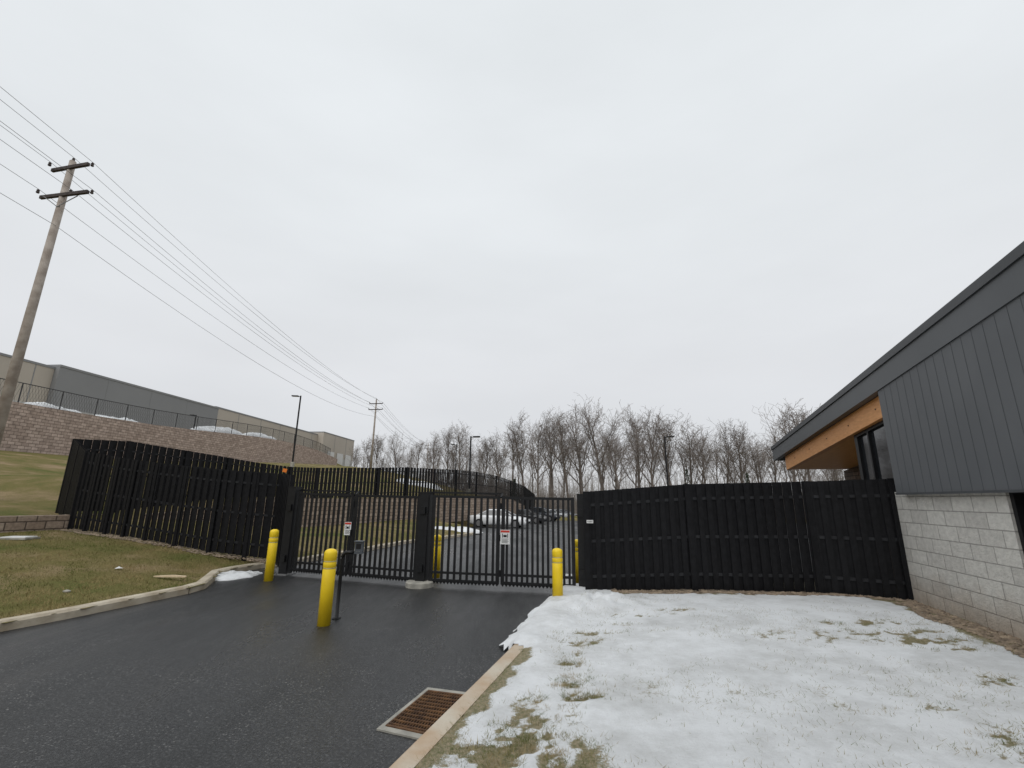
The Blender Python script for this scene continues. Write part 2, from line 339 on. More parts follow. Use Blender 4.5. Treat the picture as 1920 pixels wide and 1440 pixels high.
# ------------------------------------------------------------ roads / ground
def xy(p): return (p.x,p.y)
kl=[xy(GR(0,1185)),xy(GR(115,1163)),xy(GR(250,1135)),xy(GR(355,1113)),xy(GR(385,1104)),xy(GR(398,1093)),xy(GR(412,1080)),xy(GR(445,1073)),xy(GR(500,1064))]
d0=(Vector(kl[2])-Vector(kl[0])).normalized()
start=[tuple(Vector(kl[0])-d0*k) for k in(20,10,4)]
kin=[xy(GR(560,1057)),xy(GR(640,1043)),xy(GR(760,1020)),xy(GR(830,1011)),xy(GR(890,1003))]
LK=start+kl
IK=[kl[-1]]+kin+[(-1.9,30),(-2.6,31.5),(-4.2,32.2)]
rk=[xy(GR(760,1440)),xy(GR(865,1330)),xy(GR(966,1224)),xy(GR(1000,1180)),xy(GR(1032,1142)),xy(GR(1062,1116))]
d1=(Vector(rk[1])-Vector(rk[0])).normalized()
RK=[tuple(Vector(rk[0])-d1*k) for k in(14,6)]+rk
ROAD=LK+IK[1:]+[(-3.6,36),(-1,46),(4,62),(46,62),(46,13),(9,12.6),(4,11.8),(2.2,10.8)]+RK[::-1]
def rkx(y): return np.interp(y,[p[1] for p in RK],[p[0] for p in RK])
me=bpy.data.meshes.new('road')
bm=bmesh.new()
vv=[bm.verts.new((x,y,0)) for x,y in ROAD];fa=bm.faces.new(vv)
for yy in (14,24,34,48):
    bmesh.ops.bisect_plane(bm,geom=bm.verts[:]+bm.edges[:]+bm.faces[:],plane_co=(0,yy,0),plane_no=(0,1,0))
bmesh.ops.triangulate(bm,faces=bm.faces[:])
for v in bm.verts: v.co.z=float(zr(v.co.y))
for f_ in bm.faces:
    if f_.normal.z<0: f_.normal_flip()
bm.to_mesh(me);bm.free();me.materials.append(MT['asphalt'])
road=bpy.data.objects.new('road',me);COL.objects.link(road);tag(road,kind='structure')
def dist_road(x,y):
    d=np.full(np.shape(x),1e9);n_=len(ROAD)
    for i in range(n_):
        ax,ay=ROAD[i];bx,by=ROAD[(i+1)%n_];dx,dy=bx-ax,by-ay;l2=dx*dx+dy*dy+1e-9
        t=np.clip(((x-ax)*dx+(y-ay)*dy)/l2,0,1);d=np.minimum(d,np.hypot(x-ax-t*dx,y-ay-t*dy))
    return np.where(inpoly(x,y,ROAD),-d,d)
FX0,FX1,FY0,FY1=-17,-1,-8,33
def zcoarse(X,Y):
    z=zg(X,Y)-.02
    dr=dist_road(X,Y)
    z=np.where(dr<.9,np.minimum(z,zr(Y)-.25),z)
    infine=(X>FX0+.6)&(X<FX1+.2)&(Y>FY0+.6)&(Y<FY1-.6)
    z=np.where(infine,z-.35,z)
    rl=(X>-3)&(X<30)&(Y>-14)&(Y<10.5)
    z=np.where(rl,-.3,z)
    return z
xs=np.concatenate([[-1500,-900,-500,-300,-200,-140,-100,-80,-65],np.arange(-55,-42,2),np.arange(-42,-32,.5),np.arange(-32,-18,1),np.arange(-18,10,.5),np.arange(10,40,3),[45,60,80,110,150,220,400,800,1500]])
ys=np.concatenate([[-1500,-800,-300,-120,-60,-40,-25],np.arange(-16,0,1),np.arange(0,62,.5),np.arange(62,110,2),[115,125,140,160,200,300,500,900,1600]])
V,Fc=gridmesh(xs,ys,zcoarse)
tag(npmesh('ground',V,Fc,'grass'),kind='structure')
xs=np.arange(FX0,FX1+.01,.14);ys=np.arange(FY0,FY1+.01,.16)
V,Fc=gridmesh(xs,ys,lambda X,Y:zg(X,Y),lambda x,y:(dist_road(x,y)>.03)&(x<rkx(np.clip(y,-12,9))-2+np.where(y>9,99,0)))
for i in range(len(V)):
    V[i,2]+=.018*noise.noise(Vector((V[i,0]*2.3,V[i,1]*2.3,0)))
dv=dist_road(V[:,0],V[:,1]); kk=sst(.2,1.0,dv); V[:,2]=V[:,2]*kk+(zr(V[:,1])+.105)*(1-kk)
edge=np.minimum.reduce([V[:,0]-FX0,V[:,1]-FY0,FY1-V[:,1]]);V[:,2]-=np.where(edge<.2,.1,0)
tag(npmesh('grass_verge',V,Fc,'grass'),kind='structure')
def kerb(path,side,name,m,h=.125,w=.17):
    b=MB();pts=[]
    for i in range(len(path)-1):
        a=Vector(path[i]);c=Vector(path[i+1]);L=(c-a).length;k=max(1,int(L/.75))
        for j in range(k): pts.append(a.lerp(c,j/k))
    pts.append(Vector(path[-1]))
    prof=[(0,-.1),(0.0,h*.75),(.03,h),(w,h),(w,-.1)];rows=[]
    for i,p in enumerate(pts):
        d=(pts[min(i+1,len(pts)-1)]-pts[max(i-1,0)]).normalized();nn=Vector((-d.y,d.x))*side;z0=float(zr(p.y))
        rows.append([(p.x+nn.x*o,p.y+nn.y*o,z0+z) for o,z in prof])
    acc=0
    for i in range(len(rows)-1):
        g=(Vector(rows[i+1][0])-Vector(rows[i][0]));L=g.length;acc+=L
        sh=acc>2.8
        if sh: acc=0
        a=rows[i];c=[tuple(Vector(r).lerp(Vector(q),1-(.025/L if sh else 0))) for r,q in zip(rows[i],rows[i+1])]
        b.add(a+c,[(k,k+1,5+k+1,5+k) for k in range(4)]+[(0,1,2,3,4),(5,6,7,8,9)])
    o=b.build(name,m);tag(o,kind='structure');return o
kerb(LK,1,'kerb','kerb');kerb(IK,1,'kerb','kerb');kerb(RK,-1,'kerb','kerb2')
# ------------------------------------------------------------ building frame
Bp=zp(1722,1140,.12);DD=Vector((.259,.966,0));NN=Vector((-.966,.259,0))
def Wp(s,o,z): return Vector((Bp.x,Bp.y,0))+DD*s+NN*o+Vector((0,0,z))
def hit(px,py,o=0):
    d=ray(px,py);base=Vector((Bp.x,Bp.y,0))+NN*o
    t=(base-CAM).dot(NN)/d.dot(NN);p=CAM+d*t;q=p-base
    return q.dot(DD),p.z
def xwall(y): return Bp.x+(y-Bp.y)*.259/.966
# ------------------------------------------------------------ snow lawn
def fence_y(x):
    return np.interp(x,[RF[k][0] for k in range(4)],[RF[k][1] for k in range(4)])
def post(pb,yb,pt,yt,z=None,dz=0):
    b=G(pb,yb) if z is None else zp(pb,yb,z)
    t=At(pt,yt,b.y);return (b.x,b.y,b.z,t.z)
RF=[post(1103,1113,1103,922,.06),post(1303,1110,1297,908,.15),post(1540,1117,1523,903,.16),post(1712,1134,1690,898,.14)]
patches=[]
for px,py,rx,ry,s in [(975,1405,.20,.14,.95),(1015,1375,.18,.1,.85),(1040,1395,.12,.12,.8),(950,1430,.16,.1,.9),(1060,1300,.14,.07,.7),(1105,1300,.08,.05,.6),(1085,1195,.25,.1,.8),(1095,1180,.3,.08,.6),(1075,1215,.14,.12,.7),(1065,1235,.12,.1,.6),(1080,1255,.14,.07,.6),(1060,1275,.1,.08,.5),
  (1205,1150,.5,.09,.7),(1165,1165,.4,.1,.5),(1270,1142,.3,.07,.6),(1290,1180,.5,.1,.4),(1750,1208,.55,.10,1.0),(1790,1225,.3,.08,.7),(1690,1190,.4,.1,.6),(1620,1172,.6,.12,.5),(1890,1285,.25,.09,.9),(1885,1385,.22,.1,.7),(1900,1420,.25,.1,.7),(1640,1170,.5,.12,.5),(1560,1190,.8,.2,.38),(1430,1200,1.0,.2,.33),(1700,1260,.7,.2,.36),(1300,1240,.6,.15,.3),(1200,1280,.5,.2,.28),(1450,1300,.8,.2,.25),(1100,1420,.3,.2,.45),(1000,1330,.2,.2,.5),(930,1400,.15,.2,.7),(1030,1310,.2,.2,.45),(960,1370,.15,.15,.6),(880,1440,.15,.2,.6),(1600,1330,.6,.2,.25),(1780,1330,.4,.2,.3)]:
    p=zp(px,py,.18);patches.append((p.x,p.y,rx,ry,s))
pile=[(zp(1105,1140,.1),.62,.42,.11),(zp(1045,1165,.1),.25,.45,.055),(zp(1000,1215,.1),.22,.6,.04),(zp(1150,1128,.15),.5,.2,.06)]
xs=np.arange(-6,7.4,.055);ys=np.arange(-8,9.7,.055)
X,Y=np.meshgrid(xs,ys)
dk=(X-rkx(Y))*.96
Nz=np.zeros(X.shape);N2=np.zeros(X.shape);N3=np.zeros(X.shape);N4=np.zeros(X.shape)
for j in range(X.shape[0]):
    for i in range(X.shape[1]):
        if -.6<dk[j,i] and X[j,i]<xwall(Y[j,i])+.1:
            a,b_=X[j,i],Y[j,i]
            Nz[j,i]=noise.fractal(Vector((a*.9,b_*.9,0)),1,2,3);N2[j,i]=noise.noise(Vector((a*4.5,b_*4.5,5)));N3[j,i]=noise.noise(Vector((a*12,b_*12,9)));N4[j,i]=noise.noise(Vector((a*.8+7,b_*.8,2)))
spill=np.where(Y>5.45,sst(5.45,6.0,Y)*.38,0)
edge0=.22-spill+N2*.10+N3*.05
base=.115+.05*sst(.3,2.5,dk)+.04*sst(2,5,dk)
m=np.ones(X.shape)
for px_,py_,rx,ry,s in patches:
    g=np.exp(-(((X-px_)/(rx*1.5))**2+((Y-py_)/(ry*1.5))**2)); m-=s*g*np.clip(.5+1.5*N2+1.6*N3,0,1.25)
fy=fence_y(X)-Y
m=np.where(X>RF[0][0]+.5,m*sst(.10,.42,fy+N2*.16+N3*.08),m)
wy=(xwall(Y)-X)*.966
m=m*sst(.28,.6,wy+N2*.14+N3*.08)
m=m*sst(-.02,.14,dk-edge0)
m=np.clip(m,0,1)
thick=(.018+.010*Nz+.005*N2+.003*N3)
Z=base+np.maximum(thick,.006)*m
for c,rx,ry,h in pile:
    Z+=h*np.exp(-(((X-c.x)/rx)**2+((Y-c.y)/ry)**2))*(1+.6*N2+.4*N3)*sst(-.02,.2,dk-edge0)
fall=sst(-.10,.16,dk-edge0)
gz=np.where(dk<0,.004,.128)
Z=np.where(dk<.30,gz+(Z-gz)*fall+.006*(dk-edge0>-.05),Z)
Z=np.where(spill>.01,Z,np.where(dk<.2,np.minimum(Z,.12),Z))
V=np.stack([X.ravel(),Y.ravel(),Z.ravel()],1);nx=len(xs);ny=len(ys)
ii,jj=np.meshgrid(np.arange(nx-1),np.arange(ny-1));a=(jj*nx+ii).ravel();Fc=np.stack([a,a+1,a+nx+1,a+nx],1)
DKf=dk.ravel()[Fc].mean(1);E0=(edge0.ravel())[Fc].mean(1);SPf=spill.ravel()[Fc].mean(1);cx=V[Fc].mean(1)
keep=(cx[:,0]<np.array([xwall(q) for q in cx[:,1]])+.05)&np.where(SPf>.01,DKf>np.minimum(E0-.02,.15),DKf>.15)&(cx[:,1]<9.55)
mk=(m*(.70+.20*N4+.08*N2)+.06*(m>.5)).ravel()
spm=(spill.ravel()>.05)&(dk.ravel()<.3);mk=np.where(spm,.9,mk)
for c,rx,ry,h in pile: mk=np.maximum(mk,(.9*np.exp(-(((X-c.x)/rx)**2+((Y-c.y)/ry)**2)*.6)*(h>.05)).ravel())
lawn=npmesh('snowy_lawn',V,Fc[keep],'snowlawn',True,mk.astype(np.float32));tag(lawn,kind='structure')
SPC=.055
def lz(x,y):
    i=int(round((x+6)/SPC));j=int(round((y+8)/SPC));i=max(0,min(nx-1,i));j=max(0,min(ny-1,j));return float(Z[j,i])
def blades(name,pts,hmin,hmax,w,m,label,lean=.5):
    rn=np.random.RandomState(3);n=len(pts);pts=np.array(pts);a=rn.uniform(0,6.283,n);h=rn.uniform(hmin,hmax,n);l=rn.uniform(0,lean,n)*h*2;b=rn.uniform(0,6.283,n)
    V=np.zeros((n,3,3));dx=np.cos(a)*w;dy=np.sin(a)*w
    V[:,0]=pts+np.stack([dx,dy,-.01+0*dx],1);V[:,1]=pts-np.stack([dx,dy,.01+0*dx],1);V[:,2]=pts+np.stack([np.cos(b)*l,np.sin(b)*l,h],1)
    Fc=np.arange(n*3).reshape(n,3);o=npmesh(name,V.reshape(-1,3),Fc,m,False);return tag(o,label,'grass',kind='stuff')
pts=[];M_=m
rn=random.Random(5)
tries=0
while len(pts)<9000 and tries<600000:
    tries+=1
    px_,py_,rx,ry,s=rn.choice(patches);x=rn.gauss(px_,rx*1.2);y=rn.gauss(py_,ry*1.2)
    i=int((x+6)/SPC);j=int((y+8)/SPC)
    if not(0<=i<nx and 0<=j<ny) or X[j,i]-rkx(y)<.2 or x>xwall(y)-.1: continue
    if M_[j,i]<.55+rn.random()*.3: pts.append((x,y,lz(x,y)))
for k in range(3500):
    y=rn.uniform(1.5,5.6);x=float(rkx(y))+.18+abs(rn.gauss(0,.08));pts.append((x,y,.115))
for k in range(16000):
    x=rn.uniform(-2,6.3);y=rn.uniform(2,9);
    if x>rkx(y)+.4 and x<xwall(y)-.3 and noise.noise(Vector((x*.8+7,y*.8,2)))+.6*noise.noise(Vector((x*3,y*3,3)))<-.02: pts.append((x,y,lz(x,y)))
blades('lawn_grass',pts,.012,.034,.0024,'blade2','dead and green grass tufts poking through the snow on the right lawn',1.4)
pts=[]
while len(pts)<70000:
    x=rn.uniform(-15,-5);y=5+ (rn.random()**1.3)*9
    pts.append((x,y))
pa=np.array(pts);dr=dist_road(pa[:,0],pa[:,1]);pa=pa[dr>.2];dr=dr[dr>.2];z=zg(pa[:,0],pa[:,1]);kk=sst(.2,1.0,dr);z=z*kk+.105*(1-kk)
blades('verge_grass',np.column_stack([pa,z]),.02,.05,.005,'blade','short olive and straw coloured grass on the left verge',.9)
# ------------------------------------------------------------ gravel
def gravel(name,pts,label,smin=.012,smax=.04):
    rn=random.Random(9);b=MB()
    for x,y,z in pts:
        s=rn.uniform(smin,smax);a=rn.uniform(0,3);sx,sy,sz=s*rn.uniform(.7,1.3),s*rn.uniform(.7,1.2),s*rn.uniform(.4,.8);ca,sa=math.cos(a),math.sin(a)
        vs=[]
        for ex,ey,ez in((0,0,-1),(1,0,-.1),(.3,.9,.1),(-.8,.6,0),(-.8,-.6,.1),(.3,-.95,-.1),(.1,0,.9)):
            ex*=sx;ey*=sy;vs.append((x+ex*ca-ey*sa,y+ex*sa+ey*ca,z+ez*sz))
        b.add(vs,[(0,2,1),(0,3,2),(0,4,3),(0,5,4),(0,1,5),(6,1,2),(6,2,3),(6,3,4),(6,4,5),(6,5,1)])
    o=b.build(name,'stonechip');return tag(o,label,'gravel',kind='stuff')
pts=[]
for k in range(3000):
    x=rn.uniform(RF[0][0]+.4,RF[3][0]);y=float(fence_y(x))-rn.uniform(-.25,.28+.1*math.sin(x*3));pts.append((x,y,lz(x,min(y,9.4))+.005))
for k in range(2800):
    y=rn.uniform(1,7.7);x=xwall(y)-rn.uniform(.02,.45+.08*math.sin(y*4));pts.append((x,y,lz(x,y)+.005))
gravel('gravel',pts,'tan river gravel along the foot of the right fence and block wall')
# ------------------------------------------------------------ fences
def fence(name,label,posts,pitch,sw,off,postw=.10,rails=(.16,.5,.86),depth=.018,sparse=None,proud=0):
    b0=posts[0];t=thing(name,label,'fence',(b0[0],b0[1],b0[2]))
    for i,p in enumerate(posts):
        b=MB();q=posts[min(i+1,len(posts)-1)];q0=posts[max(i-1,0)];rz=math.atan2(q[1]-q0[1],q[0]-q0[0])
        zt=p[3]+proud
        b.box((p[0],p[1],(p[2]-.1+zt)/2),(postw,postw,zt-p[2]+.1),rz);b.build('post','fence',t)
    for pi_,(p,q) in enumerate(zip(posts[:-1],posts[1:])):
        sp=sparse and sparse[0]<=pi_<sparse[1]
        pt,s_w=(sparse[2],sparse[3]) if sp else (pitch,sw)
        b=MB();L=math.hypot(q[0]-p[0],q[1]-p[1]);dx,dy=(q[0]-p[0])/L,(q[1]-p[1])/L;n=max(2,int(L/pt));rz=math.atan2(dy,dx)
        for k in range(n):
            s=(k+.5)/n;x=p[0]+(q[0]-p[0])*s;y=p[1]+(q[1]-p[1])*s;zb=p[2]+(q[2]-p[2])*s+.05;zt=p[3]+(q[3]-p[3])*s
            o=off*(1 if k%2 else -1)
            b.box((x-dy*o,y+dx*o,(zb+zt)/2),(s_w,depth,zt-zb),rz)
        b.build('slat_panel','fence',t)
        for fr in rails:
            r=MB();r.beam((p[0],p[1],p[2]+(p[3]-p[2])*fr),(q[0],q[1],q[2]+(q[3]-q[2])*fr),max(.01,off*2-depth-.004),.05)
            r.build('rail','rail',t)
    return t
fence('board_fence','solid black board fence right of the gate, behind the snowy lawn',RF,.082,.092,.020,proud=.006,depth=.014)
GL=zp(534,1077,0);GC=zp(790,1099,0);GRt=zp(1093,1113,0);GLm=GL.lerp(GC,.49);GRm=GC.lerp(GRt,.5)
NFb=[post(508,1052,512,888),post(390,1037,408,880),post(270,1014,290,868),post(196,1003,218,858),post(130,993,152,846)]
# smooth the plan of the near fence with a Catmull-Rom curve
def crom(ps,n):
    out=[]
    for i in range(len(ps)-1):
        p0=ps[max(i-1,0)];p1=ps[i];p2=ps[i+1];p3=ps[min(i+2,len(ps)-1)]
        for k in range(n):
            t=k/n;out.append(tuple(.5*((2*b)+(-a+c)*t+(2*a-5*b+4*c-d)*t*t+(-a+3*b-3*c+d)*t**3) for a,b,c,d in zip(p0,p1,p2,p3)))
    out.append(ps[-1]);return out
NF=[(GL.x-.12,GL.y+.05,.06,At(524,890,GL.y).z)]+crom(NFb,2)
C2=G(108,962);C2=(C2.x,C2.y,C2.z,At(140,823,C2.y).z)
fence('board_fence','nearest black picket fence curving left from the yellow bollard over the grass slope',NF,.090,.099,.020,proud=.004,depth=.014,postw=.085)
fence('board_fence','short black fence end at the far left, joining the near and the back fence',[NF[-1],((NF[-1][0]+C2[0])/2,(NF[-1][1]+C2[1])/2,(NF[-1][2]+C2[2])/2,(NF[-1][3]+C2[3])/2),C2],.11,.115,.022)
fp=[(-14.0,17.0,215,827),(-13,18.7,333,845),(-12.2,20.2,400,858),(-11.5,21.7,480,869),(-11.0,23.4,530,875),(-10.5,25.4,585,877),(-9.6,27.8,650,877),(-8.5,30,708,877),(-7.2,32.5,755,876),(-5.7,35,815,879),(-4.4,38,860,881),(-3,41.5,895,885),(-1.4,46,930,892),(0,50,960,901),(1.6,55,985,912),(3,60,1008,927)]
ff=[C2]
for x,y,px,py in fp: ff.append((x,y,float(zg(x,y)),At(px,py,y).z))
fence('board_fence','long black fence behind, rising along the bank and dropping toward the trees',ff,.12,.125,.024,sparse=(6,10,.15,.12))
b=MB();w=[]
for x,y in IW:
    w.append((x,y,float(zg(x+.6,y))-.3,max(float(zg(x-.9,y))+.05,float(zg(x+.6,y))+.1)))
b.wall(w,.3,1);tag(b.build('retaining_wall','retain2',loc=(w[2][0],w[2][1],w[2][2])),'tan block retaining wall behind the gate, under the back fence','wall')
b=MB();w=[]
for y in list(range(-30,100,6)):
    x=float(xat(BW,y));w.append((x,y,float(zg(x+.5,y))-.6,float(zg(x-1.6,y))+.25))
b.wall(w,.5,1);tag(b.build('retaining_wall','retain',loc=(w[5][0],w[5][1],w[5][2])),'tall brown block retaining wall below the warehouse','wall')
BWt=w
t=thing('chain_link_fence','dark chain link fence along the top of the tall brown retaining wall','fence',(BWt[6][0],BWt[6][1],BWt[6][3]))
br=MB();bm_=MB()
yy=-6;pp=[]
while yy<94:
    x=float(xat(BW,yy))-.75;z=float(np.interp(yy,[k[1] for k in BWt],[k[3] for k in BWt]))-.05;pp.append((x,yy,z));yy+=3.2
for p in pp:
    q=MB();q.tube((p[0],p[1],p[2]-.4),(p[0],p[1],p[2]+1.75),.045,n=6);q.build('post','linkblk',t)
for p,q in zip(pp[:-1],pp[1:]):
    br.tube((p[0],p[1],p[2]+1.72),(q[0],q[1],q[2]+1.72),.038,n=5,cap=False)
    for k in range(14):
        for s in(0,1):
            a0=k/14;a1=(k+(2 if s else -2))/14
            if 0<=a1<=1:
                P0=Vector(p).lerp(Vector(q),a0)+Vector((0,0,.05));P1=Vector(p).lerp(Vector(q),a1)+Vector((0,0,1.7))
                bm_.tube(P0,P1,.009,n=3,cap=False)
br.build('top_rail','linkblk',t);bm_.build('mesh_panel','linkblk',t)
# ------------------------------------------------------------ gate
def gz_(px,py,p): return At(px,py,p.y).z
zL=gz_(536,914,GL);zC=gz_(797,925,GC);zR=gz_(1090,928,GRt)
def gate_post(p,zt,w,label):
    t=thing('gate_post',label,'post',(p.x,p.y,0),'posts of the double gate')
    rz=math.atan2(GRt.y-GL.y,GRt.x-GL.x)
    b=MB();b.box((p.x,p.y,zt/2),(w,w,zt),rz);b.build('post_tube','black',t)
    b=MB();b.box((p.x,p.y,zt+.01),(w+.015,w+.015,.02),rz);b.build('cap','black',t)
    b=MB();b.box((p.x,p.y,.012),(w+.12,w+.12,.024),rz)
    for sx in(-1,1):
        for sy in(-1,1): b.tube((p.x+sx*(w/2+.035),p.y+sy*(w/2+.035),.02),(p.x+sx*(w/2+.035),p.y+sy*(w/2+.035),.05),.012,n=6)
    b.build('base_plate','galv',t)
    u=(GRt-GL).normalized();nrm=Vector((u.y,-u.x,0))
    for hh in(.35,1.45):
        b=MB();c=p+nrm*(w/2+.02);b.box((c.x,c.y,hh),(.12,.05,.14),rz);b.build('hinge','black',t)
    return t
gate_post(GL,zL,.2,'black steel gate post at the left end of the gate')
gate_post(GC,zC,.2,'black steel gate post in the middle of the gate on a round concrete footing')
gate_post(GRt,zR,.13,'slim black gate post at the right end of the gate, by the solid fence')
b=MB();b.lathe([(.27,0),(.27,.085),(.25,.105),(.0,.107)],(GC.x-.03,GC.y-.05,0),28);tag(b.build('concrete_footing','conc',loc=(GC.x,GC.y,0)),'round concrete footing under the middle gate post','footing')
def panel(t,p,q,z0,zt0,zt1,pit=.122):
    u=(q-p).normalized();L=(q-p).length;rz=math.atan2(u.y,u.x)
    fr=MB();nr=Vector((-u.y,u.x,0))
    fr.box((p.x+u.x*.03,p.y+u.y*.03,(z0+zt0)/2),(.065,.05,zt0-z0),rz);fr.box((q.x-u.x*.03,q.y-u.y*.03,(z0+zt1)/2),(.065,.05,zt1-z0),rz)
    for fz in(z0+.03,z0+.17):
        fr.beam((p.x,p.y,fz),(q.x,q.y,fz),.045,.045)
    fr.beam((p.x,p.y,zt0-.03),(q.x,q.y,zt1-.03),.045,.05)
    fr.build('panel_frame','black',t)
    pk=MB();n=int((L-.12)/pit)
    for k in range(n):
        s=(.06+(k+.5)*(L-.12)/n)/L;c=p.lerp(q,s);zt=zt0+(zt1-zt0)*s
        pk.box((c.x,c.y,(z0+.02+zt-.03)/2),(.044,.036,zt-z0-.05),rz)
    pk.build('picket_panel','black',t)
    n=int(L/.07);vs=[];fs=[]
    for side in(0,1):
        o=nr*(.012*side-.006)
        row=[]
        for k in range(2*n+1):
            c=p.lerp(q,k/(2*n))+o;row.append((c.x,c.y,z0-.002 if k%2==0 else z0-.045))
        rt=[(x,y,z0+.004) for x,y,_ in row];vs+=row+rt
    m_=2*n+1
    for k in range(m_-1):
        fs+=[(k,k+1,m_+k+1,m_+k),(2*m_+k+1,2*m_+k,3*m_+k,3*m_+k+1),(k+1,k,2*m_+k,2*m_+k+1)]
    th=MB();th.add(vs,fs);th.build('safety_edge','black',t)
def sign(px,py,w,h,p,q,label):
    u=(q-p).normalized();nr=Vector((u.y,-u.x,0))
    d=ray(px,py);pl=p+nr*.05;tt=(pl-CAM).dot(nr)/d.dot(nr);c=CAM+d*tt;rz=math.atan2(u.y,u.x)
    t=thing('warning_sign',label,'sign',(c.x,c.y,c.z))
    b=MB();b.box(c,(w,.006,h),rz);b.build('sign_plate','white',t)
    def on(dx,dz,ww,hh,m,nm):
        e=c+u*dx+nr*.005;b=MB();b.box((e.x,e.y,c.z+dz),(ww,.004,hh),rz);b.build(nm,m,t)
    on(0,h*.39,w*.92,h*.14,'red','header_band')
    b=MB();e=c+nr*.0045
    def rect(dx,dz,ww,hh):
        k=e+u*dx;b.box((k.x,k.y,c.z+dz),(ww,.003,hh),rz)
    rect(0,h*.07,w*.34,h*.16)
    rect(-w*.27,h*.10,w*.07,h*.28);rect(w*.27,h*.10,w*.07,h*.28)
    for i in range(4): rect(-w*.03*(i%2),-h*.13-i*h*.085,w*(.72-.08*(i%2)),h*.028)
    b.build('printed_mark','black',t)
    return t
def gate(p,q,mid,zt0,zt1,label,pit2=.122):
    t=thing('bifold_gate',label,'gate',(p.x,p.y,.1),'two folding halves of the gate')
    u=(q-p).normalized();nr=Vector((u.y,-u.x,0))
    a=p+u*.15;c=q-u*.13;zm=(zt0+zt1)/2
    panel(t,a,mid-u*.02,.1,zt0,zm);panel(t,mid+u*.02,c,.1,zm,zt1,pit2)
    for hh in(.3,.95,1.55):
        b=MB();b.tube((mid.x+nr.x*.035,mid.y+nr.y*.035,hh-.06),(mid.x+nr.x*.035,mid.y+nr.y*.035,hh+.06),.022,n=8);b.build('hinge','black',t)
    b=MB();b.beam(Vector((p.x,p.y,zt0+.05))-nr*.12,Vector((mid.x,mid.y,zm+.05))-nr*.12,.03,.035);b.beam(Vector((mid.x,mid.y,zm+.05))-nr*.12,Vector((mid.x,mid.y,zm-.03)),.03,.03);b.build('operator_arm','black',t)
    return t
gate(GL,GC,GLm,gz_(560,923,GL),gz_(780,928,GC)-.02,'black folding picket gate on the left, between left and middle gate post')
gate(GC,GRt,GRm,gz_(810,926,GC)-.02,gz_(1080,932,GRt)-.01,'black folding picket gate on the right, between middle and right gate post',.10)
sign(652,991,.17,.27,GL,GC,'white warning sign with red band on the left half of the gate')
sign(947,1007,.19,.27,GC,GRt,'white warning sign with red band on the right half of the gate')
c=At(1106,978,RF[0][1]-.12)
t=thing('label_plate','tiny white label plate on the solid fence beside the right gate post','sign',(c.x,c.y,c.z))
b=MB();b.box(c,(.12,.006,.055));b.build('plate','white',t)
b=MB()
for k in range(4): b.box((c.x-.036+k*.024,c.y-.005,c.z),(.012,.003,.024))
b.build('printed_mark','black',t)
c=At(534,882,NFb[0][1]-.10)
b=MB();b.box((0,0,0),(.10,.01,.09),0);o=b.build('orange_tag','orange');o.location=c;o.rotation_euler=(0,math.radians(12),.3);tag(o,'small orange tag fixed to the top of the fence left of the gate','tag')
# ------------------------------------------------------------ bollards
BG='yellow bollards around the gate'
def bollard(p,h,label,src=None):
    if src is None:
        t=thing('bollard',label,'bollard',(0,0,0),BG,local=True)
        r=.088
        b=MB();b.lathe([(r,0),(r,h-.26),(r*.96,h-.255),(r*.96,h-.235),(r,h-.23),(r,h-.17),(r*.96,h-.165),(r*.96,h-.145),(r,h-.14),(r,h-.05),(r*.93,h-.022),(r*.7,h-.004),(r*.35,h+.008),(0.001,h+.01)],n=28);b.build('sleeve','yellow',t,True)
        for zz in(h-.245,h-.155):
            b=MB();b.lathe([(r*.965,zz-.008),(r*.975,zz),(r*.965,zz+.008)],n=28);b.build('reflective_band','greytape',t,True)
    else:
        t=copytree(src);t['label']=label
    t.location=p;return t
def bh(pb,yb,pt,yt):
    b_=GR(pb,yb);return b_,At(pt,yt,b_.y).z-b_.z
p,h=bh(607,1172,620,1030)
b1=bollard(p,h,'yellow bollard standing alone in the driveway beside the card reader post')
p2,h2=bh(503,1089,515,993);o=bollard(p2,h,'yellow bollard at the left end of the gate, by the near picket fence',b1);o.scale=(1,1,h2/h)
p3,h3=bh(1046,1135,1047,1031);o=bollard((p3.x,p3.y,.02),h,'yellow bollard rising from the snow in front of the right gate half',b1);o.scale=(1,1,h3/h)
p4,h4=bh(817,1083,820,1003);o=bollard(p4,h,'yellow bollard seen through the pickets just right of the middle gate post',b1);o.scale=(1,1,h4/h)
p5,h5=bh(1084,1100,1083,1012);o=bollard(p5,h,'yellow bollard half hidden behind the right gate post',b1);o.scale=(1,1,h5/h)
# ------------------------------------------------------------ card reader pedestal
p=GR(631,1160);t=thing('card_reader_post','black gooseneck post with grey card reader beside the driveway bollard','card reader',(p.x,p.y,0))
tq=At(645,1034,p.y);zt_=tq.z
b=MB();b.box((p.x,p.y,.006),(.1,.1,.012));b.build('base_plate','black',t)
pts=[(p.x,p.y,0),(p.x,p.y,.5),(p.x,p.y,zt_-.10)]
for k in range(1,8):
    a=math.pi/2*k/7;pts.append((p.x+.09*(1-math.cos(a)),p.y-.02*k/7,zt_-.10+.09*math.sin(a)))
pts.append((p.x+.17,p.y-.03,zt_-.01))
b=MB();b.path(pts,.026,10);b.build('gooseneck_pole','black',t,True)
cq=At(673,1027,p.y-.05);cx_,cz_=cq.x,cq.z
b=MB();b.box((cx_,p.y-.03,cz_),(.115,.08,.17));b.box((cx_,p.y-.04,cz_+.09),(.13,.11,.012));b.build('reader_box','greybox',t)
b=MB();b.box((cx_,p.y-.073,cz_+.02),(.07,.006,.07));b.build('reader_face','black',t)
b=MB()
for k in range(3): b.box((cx_-.022+.022*k,p.y-.073,cz_-.05),(.01,.006,.01))
